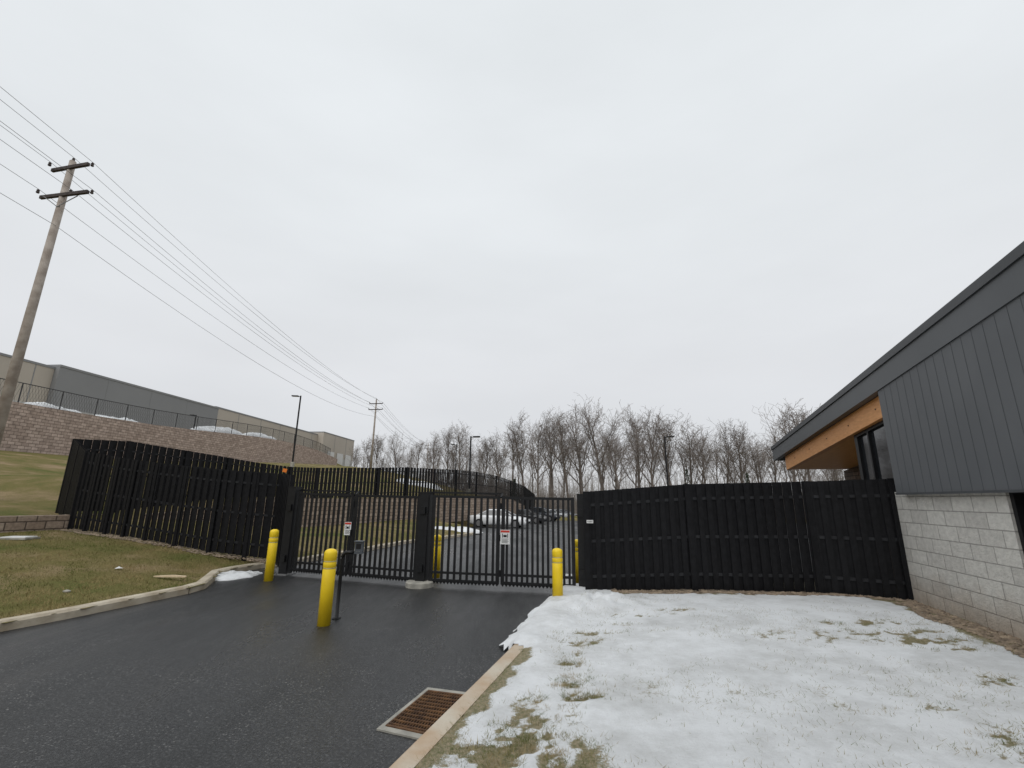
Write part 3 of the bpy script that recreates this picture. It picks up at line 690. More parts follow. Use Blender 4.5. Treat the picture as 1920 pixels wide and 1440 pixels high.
b.build('button_row','galv',t)
# ------------------------------------------------------------ storm drain
cs=[zp(706,1368,.006),zp(802,1290,.006),zp(888,1301,.006),zp(803,1390,.006)]
cen=sum(cs,Vector())/4
def Q(a,b_,z=0):
    p=cs[0].lerp(cs[3],a).lerp(cs[1].lerp(cs[2],a),b_);return Vector((p.x,p.y,z))
t=thing('storm_drain','rusty iron storm drain grate in a concrete frame at the right kerb','drain',(cen.x,cen.y,0))
def quad(mb,a0,a1,b0,b1,z0,z1): mb.hexa([Q(a0,b0,z0),Q(a1,b0,z0),Q(a1,b1,z0),Q(a0,b1,z0),Q(a0,b0,z1),Q(a1,b0,z1),Q(a1,b1,z1),Q(a0,b1,z1)])
b=MB();quad(b,0,.08,0,1,-.05,.012);quad(b,.92,1,0,1,-.05,.012);quad(b,.08,.92,0,.07,-.05,.012);quad(b,.08,.92,.93,1,-.05,.012);b.build('concrete_frame','conc',t)
b=MB();quad(b,.08,.92,.07,.93,-.05,.005);b.build('pit','dark',t)  # near-black slab stands in for shade in the pit, no hole below
b=MB();quad(b,.085,.115,.075,.925,.004,.018);quad(b,.885,.915,.075,.925,.004,.018);quad(b,.115,.885,.075,.10,.004,.018);quad(b,.115,.885,.90,.925,.004,.018);b.build('grate_rim','rust',t)
b=MB()
for k in range(14): a=.135+k*.0545;quad(b,a,a+.012,.10,.90,.0055,.016)
for k in range(11): c_=.125+k*.072;quad(b,.115,.885,c_,c_+.012,.006,.0185)
b.build('grate_bars','rust',t)
# ------------------------------------------------------------ building right
t=thing('modern_building','low modern building with dark metal siding, grey block base and sloped roof at the right','building',(Bp.x,Bp.y,0))
SB=-13.0
ztop=hit(1697,922)[1]
sw_=hit(1888,935)[0]
def slab(mb,s0,s1,o0,o1,z0,z1):
    mb.hexa([Wp(s0,o0,z0),Wp(s1,o0,z0),Wp(s1,o1,z0),Wp(s0,o1,z0),Wp(s0,o0,z1),Wp(s1,o0,z1),Wp(s1,o1,z1),Wp(s0,o1,z1)])
sc=0.12
def bwall(s0,s1,z0,z1,name='block_wall',m='block',o=0,th=.25):
    b=MB();p=Wp(s1,o,0);q=Wp(s0,o,0);b.wall([(p.x,p.y,z0,z1),(q.x,q.y,z0,z1)],th,1);return b.build(name,m,t)
bwall(sw_,sc,-.3,ztop);bwall(SB,sw_-1.0,-.3,ztop)
p=Wp(sc,0,0);q=Wp(sc,-6,0);b=MB();b.wall([(q.x,q.y,-.3,ztop),(p.x+.002,p.y,-.3,ztop)],.2,-1);b.build('block_wall','block',t)
b=MB();slab(b,sw_-1.0,sw_,-.24,-.2,0,ztop);b.build('door_glass','glass',t)
b=MB();slab(b,sw_-.06,sw_,-.2,-.03,0,ztop);slab(b,sw_-1.0,sw_-.94,-.2,-.03,0,ztop);slab(b,sw_-.94,sw_-.06,-.2,-.03,ztop-.06,ztop);b.build('door_frame','black',t)
of=.14
T0=hit(1447,838,of);T1=hit(1919,456,of);b0=hit(1453,862,of);b2_=hit(1919,560,.04)
mt=(T1[1]-T0[1])/(T1[0]-T0[0]);mb_=(b2_[1]-b0[1])/(b2_[0]-b0[0])
ztp=lambda s:T0[1]+(s-T0[0])*mt
zbt=lambda s:b0[1]+(s-b0[0])*mb_
SE=T0[0]
def strip(mb,s0,s1,f0,f1,o0,o1):
    mb.hexa([Wp(s0,o0,f0(s0)),Wp(s1,o0,f0(s1)),Wp(s1,o1,f0(s1)),Wp(s0,o1,f0(s0)),Wp(s0,o0,f1(s0)),Wp(s1,o0,f1(s1)),Wp(s1,o1,f1(s1)),Wp(s0,o1,f1(s0))])
trimw=lambda s:.10*(1+(SE-s)*.02)
b=MB();strip(b,SB,SE,zbt,lambda s:ztp(s)-trimw(s),of-.12,of);b.build('fascia','fascia',t)
b=MB();strip(b,SB-.02,SE+.03,lambda s:ztp(s)-trimw(s)+.002,ztp,of-.12,of+.025);b.build('roof_trim','trim',t)
b=MB();strip(b,SB,SE,lambda s:ztp(s)-.12,lambda s:ztp(s)-.01,-9,of-.122);b.build('roof','trim',t)
b=MB();strip(b,SE-.06,SE,lambda s:zbt(s),lambda s:ztp(s)-.125,-9,of-.124);b.build('eave_board','fascia',t)
scx=hit(1690,915,.04)[0]
b=MB();strip(b,SB,scx,lambda s:ztop-.03,lambda s:zbt(s)-.003,-.2,.12);b.build('siding_wall','siding',t)
s=scx-.2
while s>SB:
    rb=MB();strip(rb,s-.0045,s,lambda s:ztop-.026,lambda s:zbt(s)-.01,.1205,.122);rb.build('siding_seam','seam',t);s-=.2
b=MB();slab(b,SB,scx+.01,.12,.13,ztop-.05,ztop-.02);b.build('drip_edge','seam',t)
tb=hit(1475,881,0);tb2=hit(1668,775,0);ms=(tb2[1]-tb[1])/(tb2[0]-tb[0]);zso=lambda s:min(tb[1]+(s-tb[0])*ms,zbt(s)-.05)
b=MB();strip(b,scx+.005,tb[0],zso,lambda s:zbt(s)-.003,-.13,0);b.build('beam','wood',t)
b=MB();strip(b,scx+.005,tb[0]-.02,lambda s:zso(s)+.01,lambda s:zso(s)+.05,-9,-.132);b.build('soffit','wood2',t)
for k in range(5):
    s=scx+.45+k*(tb[0]-scx-.6)/4.6;z=(zso(s)+zbt(s))/2
    b=MB();b.tube(Wp(s,0,z),Wp(s,.008,z),.014,n=10);b.build('bolt','arm',t)
og=-.13
g0=hit(1614,850,og)[0]
b=MB();strip(b,scx-.3,g0,lambda s:1.0,lambda s:zso(s),og-.05,og);w_=b.build('window','glass',t)
b=MB()
gm=hit(1637,850,og)[0]
for s0,ww in((g0,.07),(gm,.05),(scx+.06,.05)): strip(b,s0-ww,s0,lambda s:1.0,lambda s:zso(s)-.06,og+.001,og+.05)
strip(b,scx,g0,lambda s:zso(s)-.06,lambda s:zso(s)-.002,og+.001,og+.051)
strip(b,g0,g0+.05,lambda s:1.0,lambda s:zso(s)-.002,-1.6,og+.05)
o=b.build('window_frame','black',w_)
for v in o.data.vertices: v.co-=Vector((Bp.x,Bp.y,0))
sS=hit(1580,870,-1.5)[0]
b=MB();p=Wp(sS,-1.5,0);q=Wp(g0,-1.5,0);b.wall([(p.x,p.y,0,zso(sS)),(q.x,q.y,0,zso(g0))],.2,1);b.build('stone_wall','stone',t)
b=MB();p=Wp(sS,-1.7,0);q=Wp(sS,-8,0);b.wall([(q.x,q.y,0,zso(sS)),(p.x,p.y,0,zso(sS))],.2,1);b.build('stone_wall','stone',t)
# ------------------------------------------------------------ left small items
a=G(-60,1003);c=G(128,993);w=[]
for k in range(7):
    p=a.lerp(c,k/6);w.append((p.x,p.y,float(zg(p.x,p.y))-.15,At(-60+188*k/6,969-3*k/6,p.y).z))
b=MB();b.wall(w,.35,1);lw=b.build('low_wall','retain2',loc=(w[3][0],w[3][1],w[3][2]));tag(lw,'low brown stone wall at the far left edge, ending at the black fence','wall')
pts=[]
for k in range(900):
    s=rn.random();p=a.lerp(c,s);pts.append((p.x+rn.uniform(-.3,.1),p.y+rn.uniform(.35,1.2),w[3][3]-.02))
for i in range(4):
    for k in range(400):
        s=rn.random();P0,P1=NFb[i],NFb[i+1];x=P0[0]+(P1[0]-P0[0])*s;y=P0[1]+(P1[1]-P0[1])*s-rn.uniform(-.15,.3);pts.append((x,y,float(zg(x,y))+.01))
gravel('gravel',pts,'dark gravel along the foot of the near picket fence on the left')
p=G(35,1010);t=thing('utility_box','flat pale utility box lid in the grass at the far left','utility box',(p.x,p.y,p.z))
b=MB();b.box((p.x,p.y,p.z+.01),(.6,.4,.04),.1);b.build('rim','conc',t)
b=MB();b.box((p.x,p.y,p.z+.04),(.52,.32,.02),.1);b.build('cover','white',t)
p=G(318,1085);b=MB();b.add([(-.3,-.02,0),(-.1,-.05,0),(.1,-.03,0),(.32,-.04,0),(.30,.03,0),(.05,.05,0),(-.2,.02,0),(-.3,-.02,.02),(-.1,-.05,.03),(.1,-.03,.035),(.32,-.04,.02),(.30,.03,.02),(.05,.05,.03),(-.2,.02,.025)],[(7,8,9,10,11,12,13),(0,1,8,7),(1,2,9,8),(2,3,10,9),(3,4,11,10),(4,5,12,11),(5,6,13,12),(6,0,7,13)]);o=b.build('wood_scrap','scrap');o.location=(p.x,p.y,p.z+.03);tag(o,'split piece of light wood lying on the grass near the kerb','wood piece')
p=G(222,1068);b=MB();b.add([(-.05,-.04,0),(.05,-.03,.01),(.06,.04,0),(-.04,.05,.02),(0,0,.04)],[(0,1,4),(1,2,4),(2,3,4),(3,0,4)]);o=b.build('paper_scrap','white');o.location=(p.x,p.y,p.z+.02);tag(o,'small crumpled white scrap on the left grass','litter')
p=G(125,1110);b=MB();b.lathe([(.04,0),(.045,.02),(.02,.04),(.001,.045)],n=7);o=b.build('stone','conc');o.location=(p.x,p.y,p.z);o.scale=(1.4,.9,.8);tag(o,'single pale stone on the left grass close to the kerb','stone')
def heap(cx,cy,rx,ry,h,rot,seed,z,label,m='snow',rough=1.0):
    n=40;rings=16;vs=[];fs=[]
    for i in range(rings+1):
        q=i/rings
        for k in range(n):
            a=2*math.pi*k/n;ir=1+.35*noise.noise(Vector((math.cos(a)*1.6+seed,math.sin(a)*1.6,seed)))+.16*rough*noise.noise(Vector((math.cos(a)*5,math.sin(a)*5,seed)))
            x=math.cos(a)*rx*q*ir;y=math.sin(a)*ry*q*ir;zz=h*(1-q**4)*(.85+.9*rough*noise.noise(Vector((x*2.2/rx,y*2.2/ry+seed,seed)))+.4*rough*noise.noise(Vector((x*6/rx,y*6/ry,seed))))-(.02 if i==rings else 0)
            X_=cx+x*math.cos(rot)-y*math.sin(rot);Y_=cy+x*math.sin(rot)+y*math.cos(rot)
            vs.append((X_,Y_,(z(X_,Y_) if callable(z) else z)+max(zz,.003)-(.03 if i==rings else 0)))
    for i in range(rings):
        for k in range(n): fs.append((i*n+k,i*n+(k+1)%n,(i+1)*n+(k+1)%n,(i+1)*n+k))
    b=MB();b.add(vs,fs);z0=vs[0][2];o=b.build('snow_heap',m,smooth=True,loc=(cx,cy,z0-h));return tag(o,label,'snow heap')
p=GR(443,1080);heap(p.x,p.y-.05,.42,.55,.07,-.5,1.3,.012,'small snow heap on the asphalt at the left kerb end')
p=zp(1072,1092,.0);heap(p.x,p.y,.3,.25,.13,0,5.3,0,'little snow heap behind the right end of the gate')
p=GR(840,1003);heap(p.x-.1,p.y+.5,1.9,.8,.25,.35,2.1,lambda x,y:float(zr(y))+.1,'snow ridge along the inner kerb seen through the gate')
for Y,rx,h,s,l in [(39.5,3.0,.75,3.1,'long snow heap on top of the tall retaining wall at the far left'),(45.5,3.0,.6,8.1,'smaller snow heap on the tall retaining wall, second from the left'),(60.5,5.5,1.0,4.4,'large snow heap on the tall retaining wall left of the lamp post'),(70,5.5,.95,6.2,'snow heap on the tall retaining wall just left of the lamp post base')]:
    x=float(xat(BW,Y))-2.0;heap(x,Y,1.1,rx,h,0,s,lambda x,y:float(zg(min(x,float(xat(BW,y))-1.6),y))+.1,l,rough=.45)
q=At(785,880,58);heap(q.x,58,3,1.2,.5,0,9.9,lambda x,y:float(zg(x,y)),'thin snow patch on the green hill above the back fence')
# ------------------------------------------------------------ warehouse
t=thing('warehouse','long flat roofed grey and tan warehouse on the plateau at the left','building',(-50,70,9))
WD=(Vector((At(603,815,113).x,113,0))-Vector((At(85,690,50).x,50,0)));Wo=Vector((At(85,690,50).x,50,0));Wl=WD.length;WD.normalize();Wn=Vector((WD.y,-WD.x,0))
if Wn.x<0: Wn=-Wn
def wpos(px):
    d=ray(px,760);a=np.array([[d.x,-WD.x],[d.y,-WD.y]]);s=np.linalg.solve(a,np.array([Wo.x,Wo.y]));return s[1]
def wz(px,py):
    s=wpos(px);p=Wo+WD*s;return At(px,py,p.y).z
S=lambda px:float(wpos(px))
def wbox(s0,s1,z0,z1,o0,o1,name,m):
    b=MB();f=lambda s,o,z:Wo+WD*s+Wn*o+Vector((0,0,z))
    b.hexa([f(s0,o0,z0),f(s1,o0,z0),f(s1,o1,z0),f(s0,o1,z0),f(s0,o0,z1),f(s1,o0,z1),f(s1,o1,z1),f(s0,o1,z1)]);return b.build(name,m,t)
zt1=wz(60,686);zt2=wz(90,691);zt2b=wz(400,764);zt3=wz(500,789);zt4=wz(630,821)
secs=[(S(85)-60,S(85),zt1,'walltan',0),(S(85),S(405),(zt2+zt2b)/2,'wallgrey',.6),(S(405),S(602),zt3,'walltan',0),(S(602),S(655)+2,zt4+.3,'walltan',1.5)]
for s0,s1,z1,m_,o in secs:
    wbox(s0+.01,s1-.01,4,z1,-40,o,'wall',m_)
    wbox(s0,s1,z1,z1+.25,-40.05,o+.06,'parapet_cap','wallgrey')
    s=s0+6
    while s<s1-1:
        wbox(s,s+.1,5,z1-.01,o,o+.02,'wall_joint','wallgrey');s+=6.5
    wbox(s0+.3,s1-.3,5,zt1-4.3,o+.001,o+.08,'base_band','walllight')
for px in(565,590): wbox(S(px),S(px)+5,zt1-6,zt1-3.3,.09,.2,'dock_door','white')
for px in(612,630,646): wbox(S(px),S(px)+3.4,zt1-6,zt1-3.0,1.6,1.7,'dock_door','white')
# ------------------------------------------------------------ utility poles & wires
UG='utility poles along the hill'
def upole(px,py,Y,label,arms,r):
    tp=At(px,py,Y);z0=float(zg(tp.x,Y))-.3
    t=thing('utility_pole',label,'utility pole',(tp.x,tp.y,z0),UG)
    b=MB();b.tube((tp.x,tp.y,z0),(tp.x,tp.y,tp.z),r,r*.62,12);b.build('pole','woodpole',t,True)
    at=[]
    for (zz,l,rr,ys) in arms:
        b=MB();b.beam((tp.x-l,tp.y+.2-.1,zz),(tp.x+rr,tp.y-.2-.1,zz+.0),.1,.13);b.build('crossarm','arm',t)
        if ys:
            for sg in(-.7,.7):
                br=MB();br.beam((tp.x+sg,tp.y-.12,zz-.05),(tp.x,tp.y-.12,zz-.55),.02,.03);br.build('arm_brace','galv',t)
        for o in [-l+.06,rr-.06]+ ([.35] if ys else []):
            q=MB();q.lathe([(.05,0),(.06,.04),(.035,.07),(.055,.1),(.03,.16),(.001,.17)],(tp.x+o,tp.y-.1,zz+.065),10);q.build('insulator','arm',t);at.append(Vector((tp.x+o,tp.y-.1,zz+.24)))
    q=MB();q.lathe([(.05,0),(.06,.05),(.035,.1),(.05,.14),(.001,.18)],(tp.x,tp.y,tp.z),10);q.build('insulator','arm',t);at.append(Vector((tp.x,tp.y,tp.z+.18)))
    return tp,at
z1a=At(130,317,16).z;z1b=At(118,368,16).z
t1,a1=upole(137,303,16,'tall wooden utility pole at the left edge, nearest of the row',[(z1a,.85,.98,False),(z1b,1.0,1.25,True)],.175)
z2a=At(706,757,75).z;z2b=At(706,768,75).z
t2,a2=upole(706,749,75,'wooden utility pole on the hill beyond the warehouse, second of the row',[(z2a,1.15,1.15,False),(z2b,1.2,1.2,True)],.18)
z3a=At(803,835,170).z;z3b=z3a-1.3
t3,a3=upole(803,831,170,'farthest and smallest utility pole standing among the bare trees',[(z3a,1.3,1.3,False),(z3b,1.3,1.3,True)],.25)
z1c=At(100,425,16).z;z2c=At(703,781,75).z
names=['upper left','upper right','lower left','lower right','lower middle','topmost','bottom communication']
A1_=a1+[Vector((t1.x+.1,t1.y-.1,z1c))];A2_=a2+[Vector((t2.x+.1,t2.y-.1,z2c))];A3_=a3+[Vector((t3.x,t3.y,z3b-2))]
def cat(a,c,s,n): return [a.lerp(c,k/n)-Vector((0,0,s*4*(k/n)*(1-k/n))) for k in range(n+1)]
for i,(p,q,r) in enumerate(zip(A1_,A2_,A3_)):
    p0=p+(Vector((t1.x,t1.y,0))-Vector((t2.x,t2.y,0)))
    pts=cat(p0,p,.8,24)+cat(p,q,1.1 if i<6 else 1.5,30)[1:]+cat(q,r,1.6,20)[1:]
    b=MB();b.path(pts,[.0095 if k<32 else (.0125 if k<54 else .02) for k in range(len(pts))],4);o=b.build('overhead_wire','wire',loc=tuple(p));tag(o,names[i]+' wire of the line strung between the utility poles','wire','overhead wires between the utility poles')
# ------------------------------------------------------------ lamp posts
def lamp(px,py,Y,label,side,r=.07,hs=1.0):
    tp=At(px,py,Y);z0=float(zg(tp.x,Y))-.1
    t=thing('street_lamp',label,'street lamp',(tp.x,tp.y,z0),'street lamps of the car park')
    b=MB();b.lathe([(.25,0),(.25,.6),(.22,.65)],(tp.x,tp.y,z0),14);b.build('base','conc',t)
    b=MB();b.tube((tp.x,tp.y,z0+.6),(tp.x,tp.y,tp.z),r,r*.8,8);b.build('pole','black',t)
    b=MB();b.beam((tp.x,tp.y,tp.z-.12),(tp.x+side*.3*hs,tp.y,tp.z-.08),.07,.06);b.build('arm','black',t)
    b=MB();x0=tp.x+side*.25*hs;x1=tp.x+side*(.25+.75)*hs;b.beam((x0,tp.y,tp.z-.06),(x1,tp.y,tp.z-.04),.38*hs,.13);b.build('lamp_head','black',t)
    b=MB();b.beam((x0+side*.1,tp.y,tp.z-.13),(x1-side*.08,tp.y,tp.z-.11),.28*hs,.012);b.build('lens','lens',t)
lamp(564,742,58,'tall black street lamp near the end of the warehouse, head pointing left',-1,r=.12,hs=1.1)
lamp(368,778,55,'small street lamp in front of the grey part of the warehouse',-1,r=.08,hs=.7)
lamp(883,818,50,'black street lamp in front of the trees above the gate',1,r=.1)
lamp(1246,818,50,'black street lamp above the solid fence, in front of the trees',1,r=.1)
lamp(856,833,78,'thin distant street lamp left of the one above the gate',-1,r=.08,hs=.9)
# ------------------------------------------------------------ trees
def limb(mb,rn,p,d,L,r,lvl,nseg,out,wob,trop):
    pts=[p.copy()];rs=[r];
    for k in range(nseg):
        d=(d+Vector((rn.gauss(0,wob),rn.gauss(0,wob),rn.gauss(0,wob*.6)+trop))).normalized();p=p+d*(L/nseg);pts.append(p.copy());rs.append(r*(1-.75*(k+1)/nseg))
        out.append((p.copy(),d.copy(),rs[-1]))
    n=7 if lvl==0 else (4 if lvl==1 else 3)
    vs=[];
    for i,q in enumerate(pts):
        dd=(pts[min(i+1,nseg)]-pts[max(i-1,0)]).normalized();a=dd.orthogonal().normalized();b=dd.cross(a);rr=max(rs[i],.016)
        for k in range(n):
            t=2*math.pi*k/n;vs.append(q+a*math.cos(t)*rr+b*math.sin(t)*rr)
    mb.add(vs,[(i*n+k,i*n+(k+1)%n,(i+1)*n+(k+1)%n,(i+1)*n+k) for i in range(nseg) for k in range(n)])
def maketree(seed,Ht=18,spread=1.0,low=.28):
    rn=random.Random(seed);tr=MB();cr=MB();o0=[]
    limb(tr,rn,Vector((0,0,-.5)),Vector((0,0,1)),Ht*.86,Ht*.0165,0,9,o0,.05,.04)
    n1=rn.randint(11,14)
    for i in range(n1):
        s=low+(.95-low)*(i+rn.random()*.8)/n1;idx=min(8,int(s*9));p,d,r=o0[idx]
        if idx>0: p=o0[idx-1][0].lerp(p,(s*9)%1)
        az=i*2.4+rn.uniform(-.6,.6);up=rn.uniform(.5,1.1)+s*.5
        dv=Vector((math.cos(az)*spread,math.sin(az)*spread,up)).normalized();L1=Ht*(.38*(1-s)**.6+.12)*rn.uniform(.75,1.2)
        o1=[];limb(tr,rn,p,dv,L1,max(Ht*.0075*(1.2-s),.065),1,6,o1,.13,.09)
        for j in range(7):
            p2,d2,r2=o1[min(5,1+int(j*5/7))];p2=p2+d2*rn.uniform(-.2,.2)
            v=Vector((rn.gauss(0,1),rn.gauss(0,1),rn.gauss(.3,.6))).normalized();dd=(d2*.8+v*.85).normalized();L2=L1*rn.uniform(.28,.5)
            o2=[];limb(cr,rn,p2,dd,L2,.038,2,4,o2,.14,.05)
            for k in range(5):
                p3,d3,r3=o2[min(3,int(k*4/5))];v=Vector((rn.gauss(0,1),rn.gauss(0,1),rn.gauss(.3,.6))).normalized();dd3=(d3*.7+v*.9).normalized()
                o3=[];limb(cr,rn,p3,dd3,L2*rn.uniform(.35,.6),.02,3,3,o3,.16,.04)
                for l in range(2):
                    p4,d4,r4=o3[l+1];v=Vector((rn.gauss(0,1),rn.gauss(0,1),rn.gauss(.2,.6))).normalized()
                    limb(cr,rn,p4,(d4*.6+v*.9).normalized(),L2*rn.uniform(.18,.34),.016,4,2,[],.1,.03)
    t=thing('bare_tree','x','tree',(0,0,0),local=True);tr.build('trunk','bark',t);cr.build('crown','twig',t);return t
protos=[maketree(s,18,sp,lo) for s,sp,lo in((1,.65,.3),(2,.8,.4),(3,.5,.4),(4,.75,.3),(5,1.0,.38),(6,.55,.48),(8,.7,.35))]
used=set()
def place(pi,x,y,ztop_,rot,label,group,wid=1):
    pr=protos[pi]
    if pi in used: t=copytree(pr)
    else: t=pr;used.add(pi)
    z0=float(zg(x,y));s=(ztop_-z0)/17.2;t.location=(x,y,z0);t.rotation_euler=(0,0,rot);t.scale=(s*wid,s*wid,s)
    t['label']=label;t['group']=group
    return t
front=[(668,838),(690,826),(715,820),(748,816),(785,828),(815,818),(842,808),(862,800),(905,824),(938,820),(962,810),(988,784),(1008,800),(1032,782),(1062,788),(1090,772),(1127,760),(1162,796),(1192,775),(1222,788),(1256,784),(1286,798),(1316,816),(1346,806),(1380,798),(1410,828),(1436,830),(1470,770),(1502,765),(1535,835),(1562,850)]
ordw=['first','second','third','fourth','fifth','sixth','seventh','eighth','ninth','tenth','eleventh','twelfth','thirteenth','fourteenth','fifteenth','sixteenth','seventeenth','eighteenth','nineteenth','twentieth','21st','22nd','23rd','24th','25th','26th','27th','28th','29th','30th','31st']
for i,(px,py) in enumerate(front):
    Y=(118 if px<960 else 88)+R_.uniform(-7,7)
    if px>1450: Y=70+R_.uniform(-4,4)
    q=At(px,py,Y);lab='bare leafless tree, %s from the left in the front row of the wood'%ordw[i]
    if px==1127: lab='tallest bare tree with a broad rounded crown, middle of the wood'
    if px==1502: lab='tall bare tree just left of the sloped roof tip'
    place(4 if px==1127 else [0,1,2,3,5,6][i%6],q.x,Y,q.z,R_.uniform(0,6.28),lab,'front row of bare trees',1.0)
for i in range(30):
    px=660+i*31+R_.uniform(-10,10);Y=(135 if px<960 else 112)+R_.uniform(-10,10)
    py=np.interp(px,[655,860,960,1100,1300,1400,1600],[854,844,840,822,834,846,848])+R_.uniform(-10,14)
    q=At(px,py,Y);place(R_.randrange(7),q.x,Y,q.z,R_.uniform(0,6.28),'thin bare tree in the hazy back row of the wood','back row of bare trees',1.05)
b=MB();rn2=random.Random(77)
for k in range(2400):
    x=rn2.uniform(-70,130);y=rn2.uniform(120,165);z0=float(-1.0 if x>0 else 1.5);h=rn2.uniform(4,11.5)+(2.0 if x<-5 else 0)
    ln=rn2.gauss(0,.06);p=Vector((x,y,z0))
    q=p+Vector((ln*h,0,h));b.tube(p,q,.11,.02,3,False)
    for j in range(7):
        s=rn2.uniform(.25,1);a=p.lerp(q,s);c=a+Vector((rn2.gauss(0,1.1),rn2.gauss(0,.5),rn2.uniform(.4,2.0)));b.tube(a,c,.035,.02,3,False)
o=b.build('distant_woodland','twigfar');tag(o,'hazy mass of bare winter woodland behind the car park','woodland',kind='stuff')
b=MB()
for k in range(4200):
    x=rn2.uniform(-30,70);y=rn2.uniform(82,105);z0=float(-1.3 if x>0 else 1.2);h=rn2.uniform(.8,4.2);p=Vector((x,y,z0));q=p+Vector((rn2.gauss(0,.8),0,h));b.tube(p,q,.04,.02,3,False)
    for j in range(3):
        a=p.lerp(q,rn2.uniform(.3,1));b.tube(a,a+Vector((rn2.gauss(0,.7),0,rn2.uniform(.2,1))),.025,.015,3,False)
o=b.build('undergrowth','twig');tag(o,'brown leafless undergrowth at the foot of the trees','undergrowth',kind='stuff')
def evergreen(px,py,Y,label):
    q=At(px,py,Y);z0=float(zg(q.x,Y));h=q.z-z0;t=thing('evergreen_tree',label,'tree',(q.x,Y,z0))
    b=MB();b.tube((q.x,Y,z0),(q.x,Y,z0+h),.15,.02,6);b.build('trunk','bark',t)
    b=MB();
    for k in range(1100):
        s=rn2.random()**.8;z=z0+h*(.1+.9*s);r=(1-s)*h*.24*math.sqrt(rn2.random())+.05;a=rn2.uniform(0,6.28);c=Vector((q.x+r*math.cos(a),Y+r*math.sin(a),z));u1=Vector((rn2.gauss(0,1),rn2.gauss(0,1),rn2.gauss(0,.5)))*.13;u2=Vector((rn2.gauss(0,1),rn2.gauss(0,1),rn2.gauss(0,.5)))*.13
        b.add([c,c+u1,c+u2],[(0,1,2)])
    b.build('crown','green',t)
evergreen(1287,880,84,'small dark evergreen tree standing among the bare trunks')
evergreen(965,898,84,'low dark evergreen tree above the end of the back fence')
evergreen(1400,888,84,'small dark evergreen tree near the right end of the wood')
# ------------------------------------------------------------ cars
def car(loc,rz,paint,label,suv=False):
    t=thing('parked_car',label,'car',(0,0,0),'cars parked in the car park behind the gate',local=True)
    pm=mat('car_paint',paint,tuple(k*.9 for k in paint),.22,2,spec=.6)
    hgt=1.62 if suv else 1.36
    st=[(-2.3,.62,.38,.72),(-2.2,.80,.25,.88),(-1.9,.88,.22,.92),(-1.2,.90,.2,.93),(-.2,.91,.2,.92),(.7,.91,.2,.90),(1.3,.90,.2,.85),(1.9,.86,.22,.75),(2.2,.76,.25,.64),(2.32,.60,.32,.55)]
    vs=[];n=10
    for x,w,zl,zh in st:
        dz=.1 if suv else 0;pr=[(w*.86,zl),(w,zl+.12),(w,zh-.16),(w*.95,zh-.04),(w*.8,zh)]
        ring=[(x,y,z+dz) for y,z in pr]+[(x,-y,z+dz) for y,z in pr[::-1]];vs+=ring
    fs=[(i*n+k,i*n+(k+1)%n,(i+1)*n+(k+1)%n,(i+1)*n+k) for i in range(len(st)-1) for k in range(n)]+[tuple(range(n)),tuple((len(st)-1)*n+k for k in range(n))]
    b=MB();b.add(vs,fs);b.build('body',pm,t,True)
    gb=.90;xr=-2.0 if suv else -1.65;xt=.45 if suv else .85
    b=MB();lo=[(xr,-.74),(1.15,-.76),(1.15,.76),(xr,.74)];hi=[(xr+xt,-.58),(.30,-.60),(.30,.60),(xr+xt,.58)]
    b.hexa([(x,y,gb) for x,y in lo]+[(x,y,hgt-.06) for x,y in hi]);b.build('window','glass',t)
    b=MB();h2=[(x*.94,y*.8,hgt) for x,y in hi];b.hexa([(x,y*1.02,hgt-.07) for x,y in hi]+h2)
    for sg in(-1,1):
        for (xa,ya),(xb,yb) in((lo[0],hi[0]),(lo[1],hi[1]),((-.35,-.76),(-.35,-.6))):
            b.beam((xa,abs(ya)*sg*1.005,gb),(xb,abs(yb)*sg*1.01,hgt-.06),.05,.06)
    b.build('roof',pm,t)
    for x in(-1.4,1.42):
        for sg in(-1,1):
            b=MB();b.tube((x,sg*.70,.33),(x,sg*.925,.33),.33,n=20);w=b.build('wheel','tyre',t)
            b=MB();b.tube((x,sg*.9,.33),(x,sg*.94,.33),.21,n=12);b.build('rim','rim',w)
    for sg in(-1,1):
        b=MB();b.box((2.17,sg*.58,.60),(.22,.34,.12));b.build('headlight','lens',t)
        b=MB();b.box((-2.24,sg*.6,.76),(.12,.3,.14));b.build('tail_light','tail',t)
        b=MB();b.box((.85,sg*.98,.94),(.14,.18,.11));b.build('mirror',pm,t)
    b=MB();b.box((2.29,0,.42),(.08,.9,.16));b.build('grille','dark',t)
    t.location=loc;t.rotation_euler=(0,0,rz);return t
def cp(px,py): p=GR(px,py);return (p.x,p.y,float(zr(p.y)))
car(cp(937,989),math.radians(-14),(.84,.85,.86),'white car parked nearest, seen through the right gate half')
car(cp(985,981),math.radians(-20),(.03,.032,.036),'black car parked directly behind the white car')
car(cp(1014,977),math.radians(-24),(.05,.055,.065),'dark grey car, third in the row behind the gate',True)
car(cp(1038,973),math.radians(-26),(.45,.46,.48),'silver car, fourth in the row behind the gate')
car(cp(1056,971),math.radians(-28),(.22,.23,.25),'mid grey car, fifth in the row behind the gate')
car(cp(1072,968),math.radians(-28),(.02,.02,.022),'black tall car at the far end of the row, beside the right gate post',True)
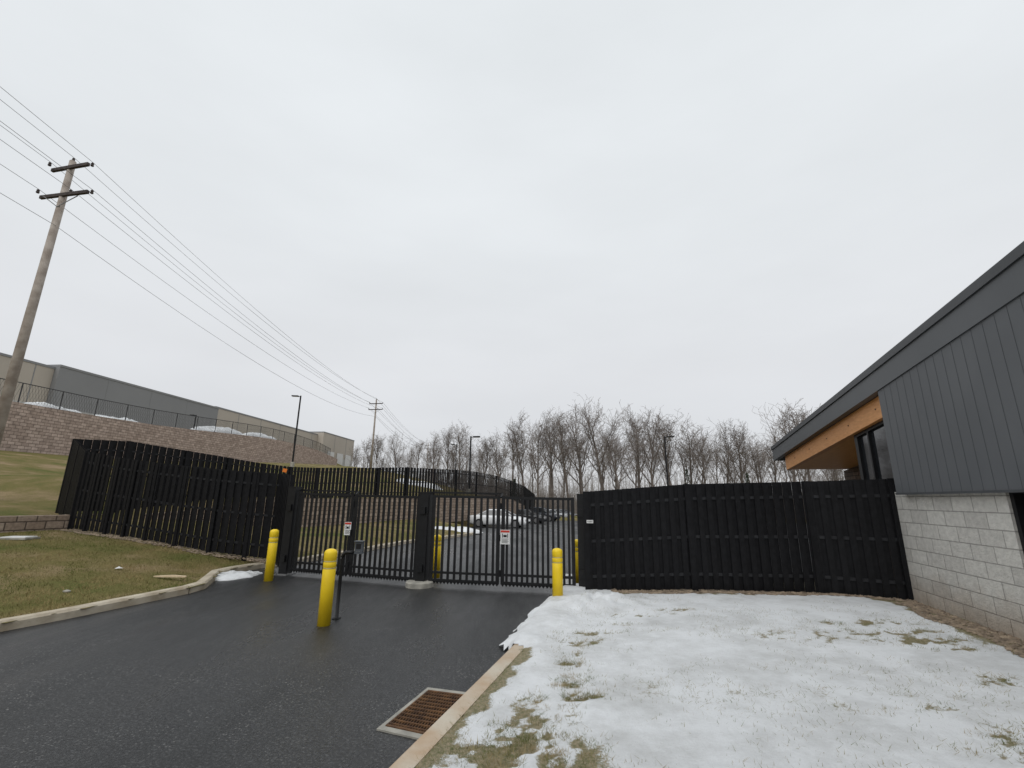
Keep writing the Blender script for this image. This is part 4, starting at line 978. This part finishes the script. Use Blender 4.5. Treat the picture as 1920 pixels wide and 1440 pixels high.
# ------------------------------------------------------------ world, light, camera
w=bpy.data.worlds.new('World');SC.world=w;w.use_nodes=True;N=w.node_tree.nodes;L=w.node_tree.links;N.clear()
out=N.new('ShaderNodeOutputWorld');sky=N.new('ShaderNodeTexSky');sky.sky_type='NISHITA';sky.sun_disc=False;sky.sun_elevation=math.radians(50);sky.sun_rotation=math.radians(200)
bg=N.new('ShaderNodeBackground');bg.inputs[1].default_value=.08;L.new(sky.outputs[0],bg.inputs[0])
tc=N.new('ShaderNodeTexCoord');sx=N.new('ShaderNodeSeparateXYZ');L.new(tc.outputs['Generated'],sx.inputs[0])
cr=N.new('ShaderNodeValToRGB');e=cr.color_ramp.elements;e[0].position=0;e[0].color=(.66,.675,.70,1);e[1].position=1;e[1].color=(.80,.84,.865,1);q=e.new(.25);q.color=(.75,.765,.79,1);q=e.new(.5);q.color=(.79,.82,.845,1)
L.new(sx.outputs[2],cr.inputs[0])
mp=N.new('ShaderNodeMapping');mp.inputs['Scale'].default_value=(1,1.2,3.2);L.new(tc.outputs['Generated'],mp.inputs[0])
no=N.new('ShaderNodeTexNoise');no.inputs['Scale'].default_value=1.6;no.inputs['Detail'].default_value=5;no.inputs['Roughness'].default_value=.5;L.new(mp.outputs[0],no.inputs['Vector'])
mr=N.new('ShaderNodeMapRange');mr.inputs[1].default_value=.3;mr.inputs[2].default_value=.7;mr.inputs[3].default_value=.955;mr.inputs[4].default_value=1.045;L.new(no.outputs['Fac'],mr.inputs[0])
mx=N.new('ShaderNodeMix');mx.data_type='RGBA';mx.blend_type='MULTIPLY';mx.inputs[0].default_value=1;L.new(cr.outputs[0],mx.inputs[6]);L.new(mr.outputs[0],mx.inputs[7])
b2=N.new('ShaderNodeBackground');L.new(mx.outputs[2],b2.inputs[0]);b2.inputs[1].default_value=1.02
ms_=N.new('ShaderNodeMixShader');ms_.inputs[0].default_value=.96;L.new(bg.outputs[0],ms_.inputs[1]);L.new(b2.outputs[0],ms_.inputs[2]);L.new(ms_.outputs[0],out.inputs[0])
sl=bpy.data.lights.new('sun','SUN');sl.energy=1.0;sl.angle=math.radians(40);sl.color=(1,.98,.95);so=bpy.data.objects.new('sun',sl);COL.objects.link(so);so.rotation_euler=(math.radians(40),0,math.radians(-20))
cam=bpy.data.cameras.new('camera');cam.sensor_width=36;cam.lens=36*FP/1920;cam.clip_end=3000;cam.clip_start=.05
co=bpy.data.objects.new('camera',cam);COL.objects.link(co)
M4=Matrix((RR,UU,-F)).transposed().to_4x4();M4.translation=CAM;co.matrix_world=M4
SC.camera=co
SC.view_settings.view_transform='Standard';SC.view_settings.look='None';SC.view_settings.exposure=0
for o in COL.objects:
    if '_local' in o: del o['_local']
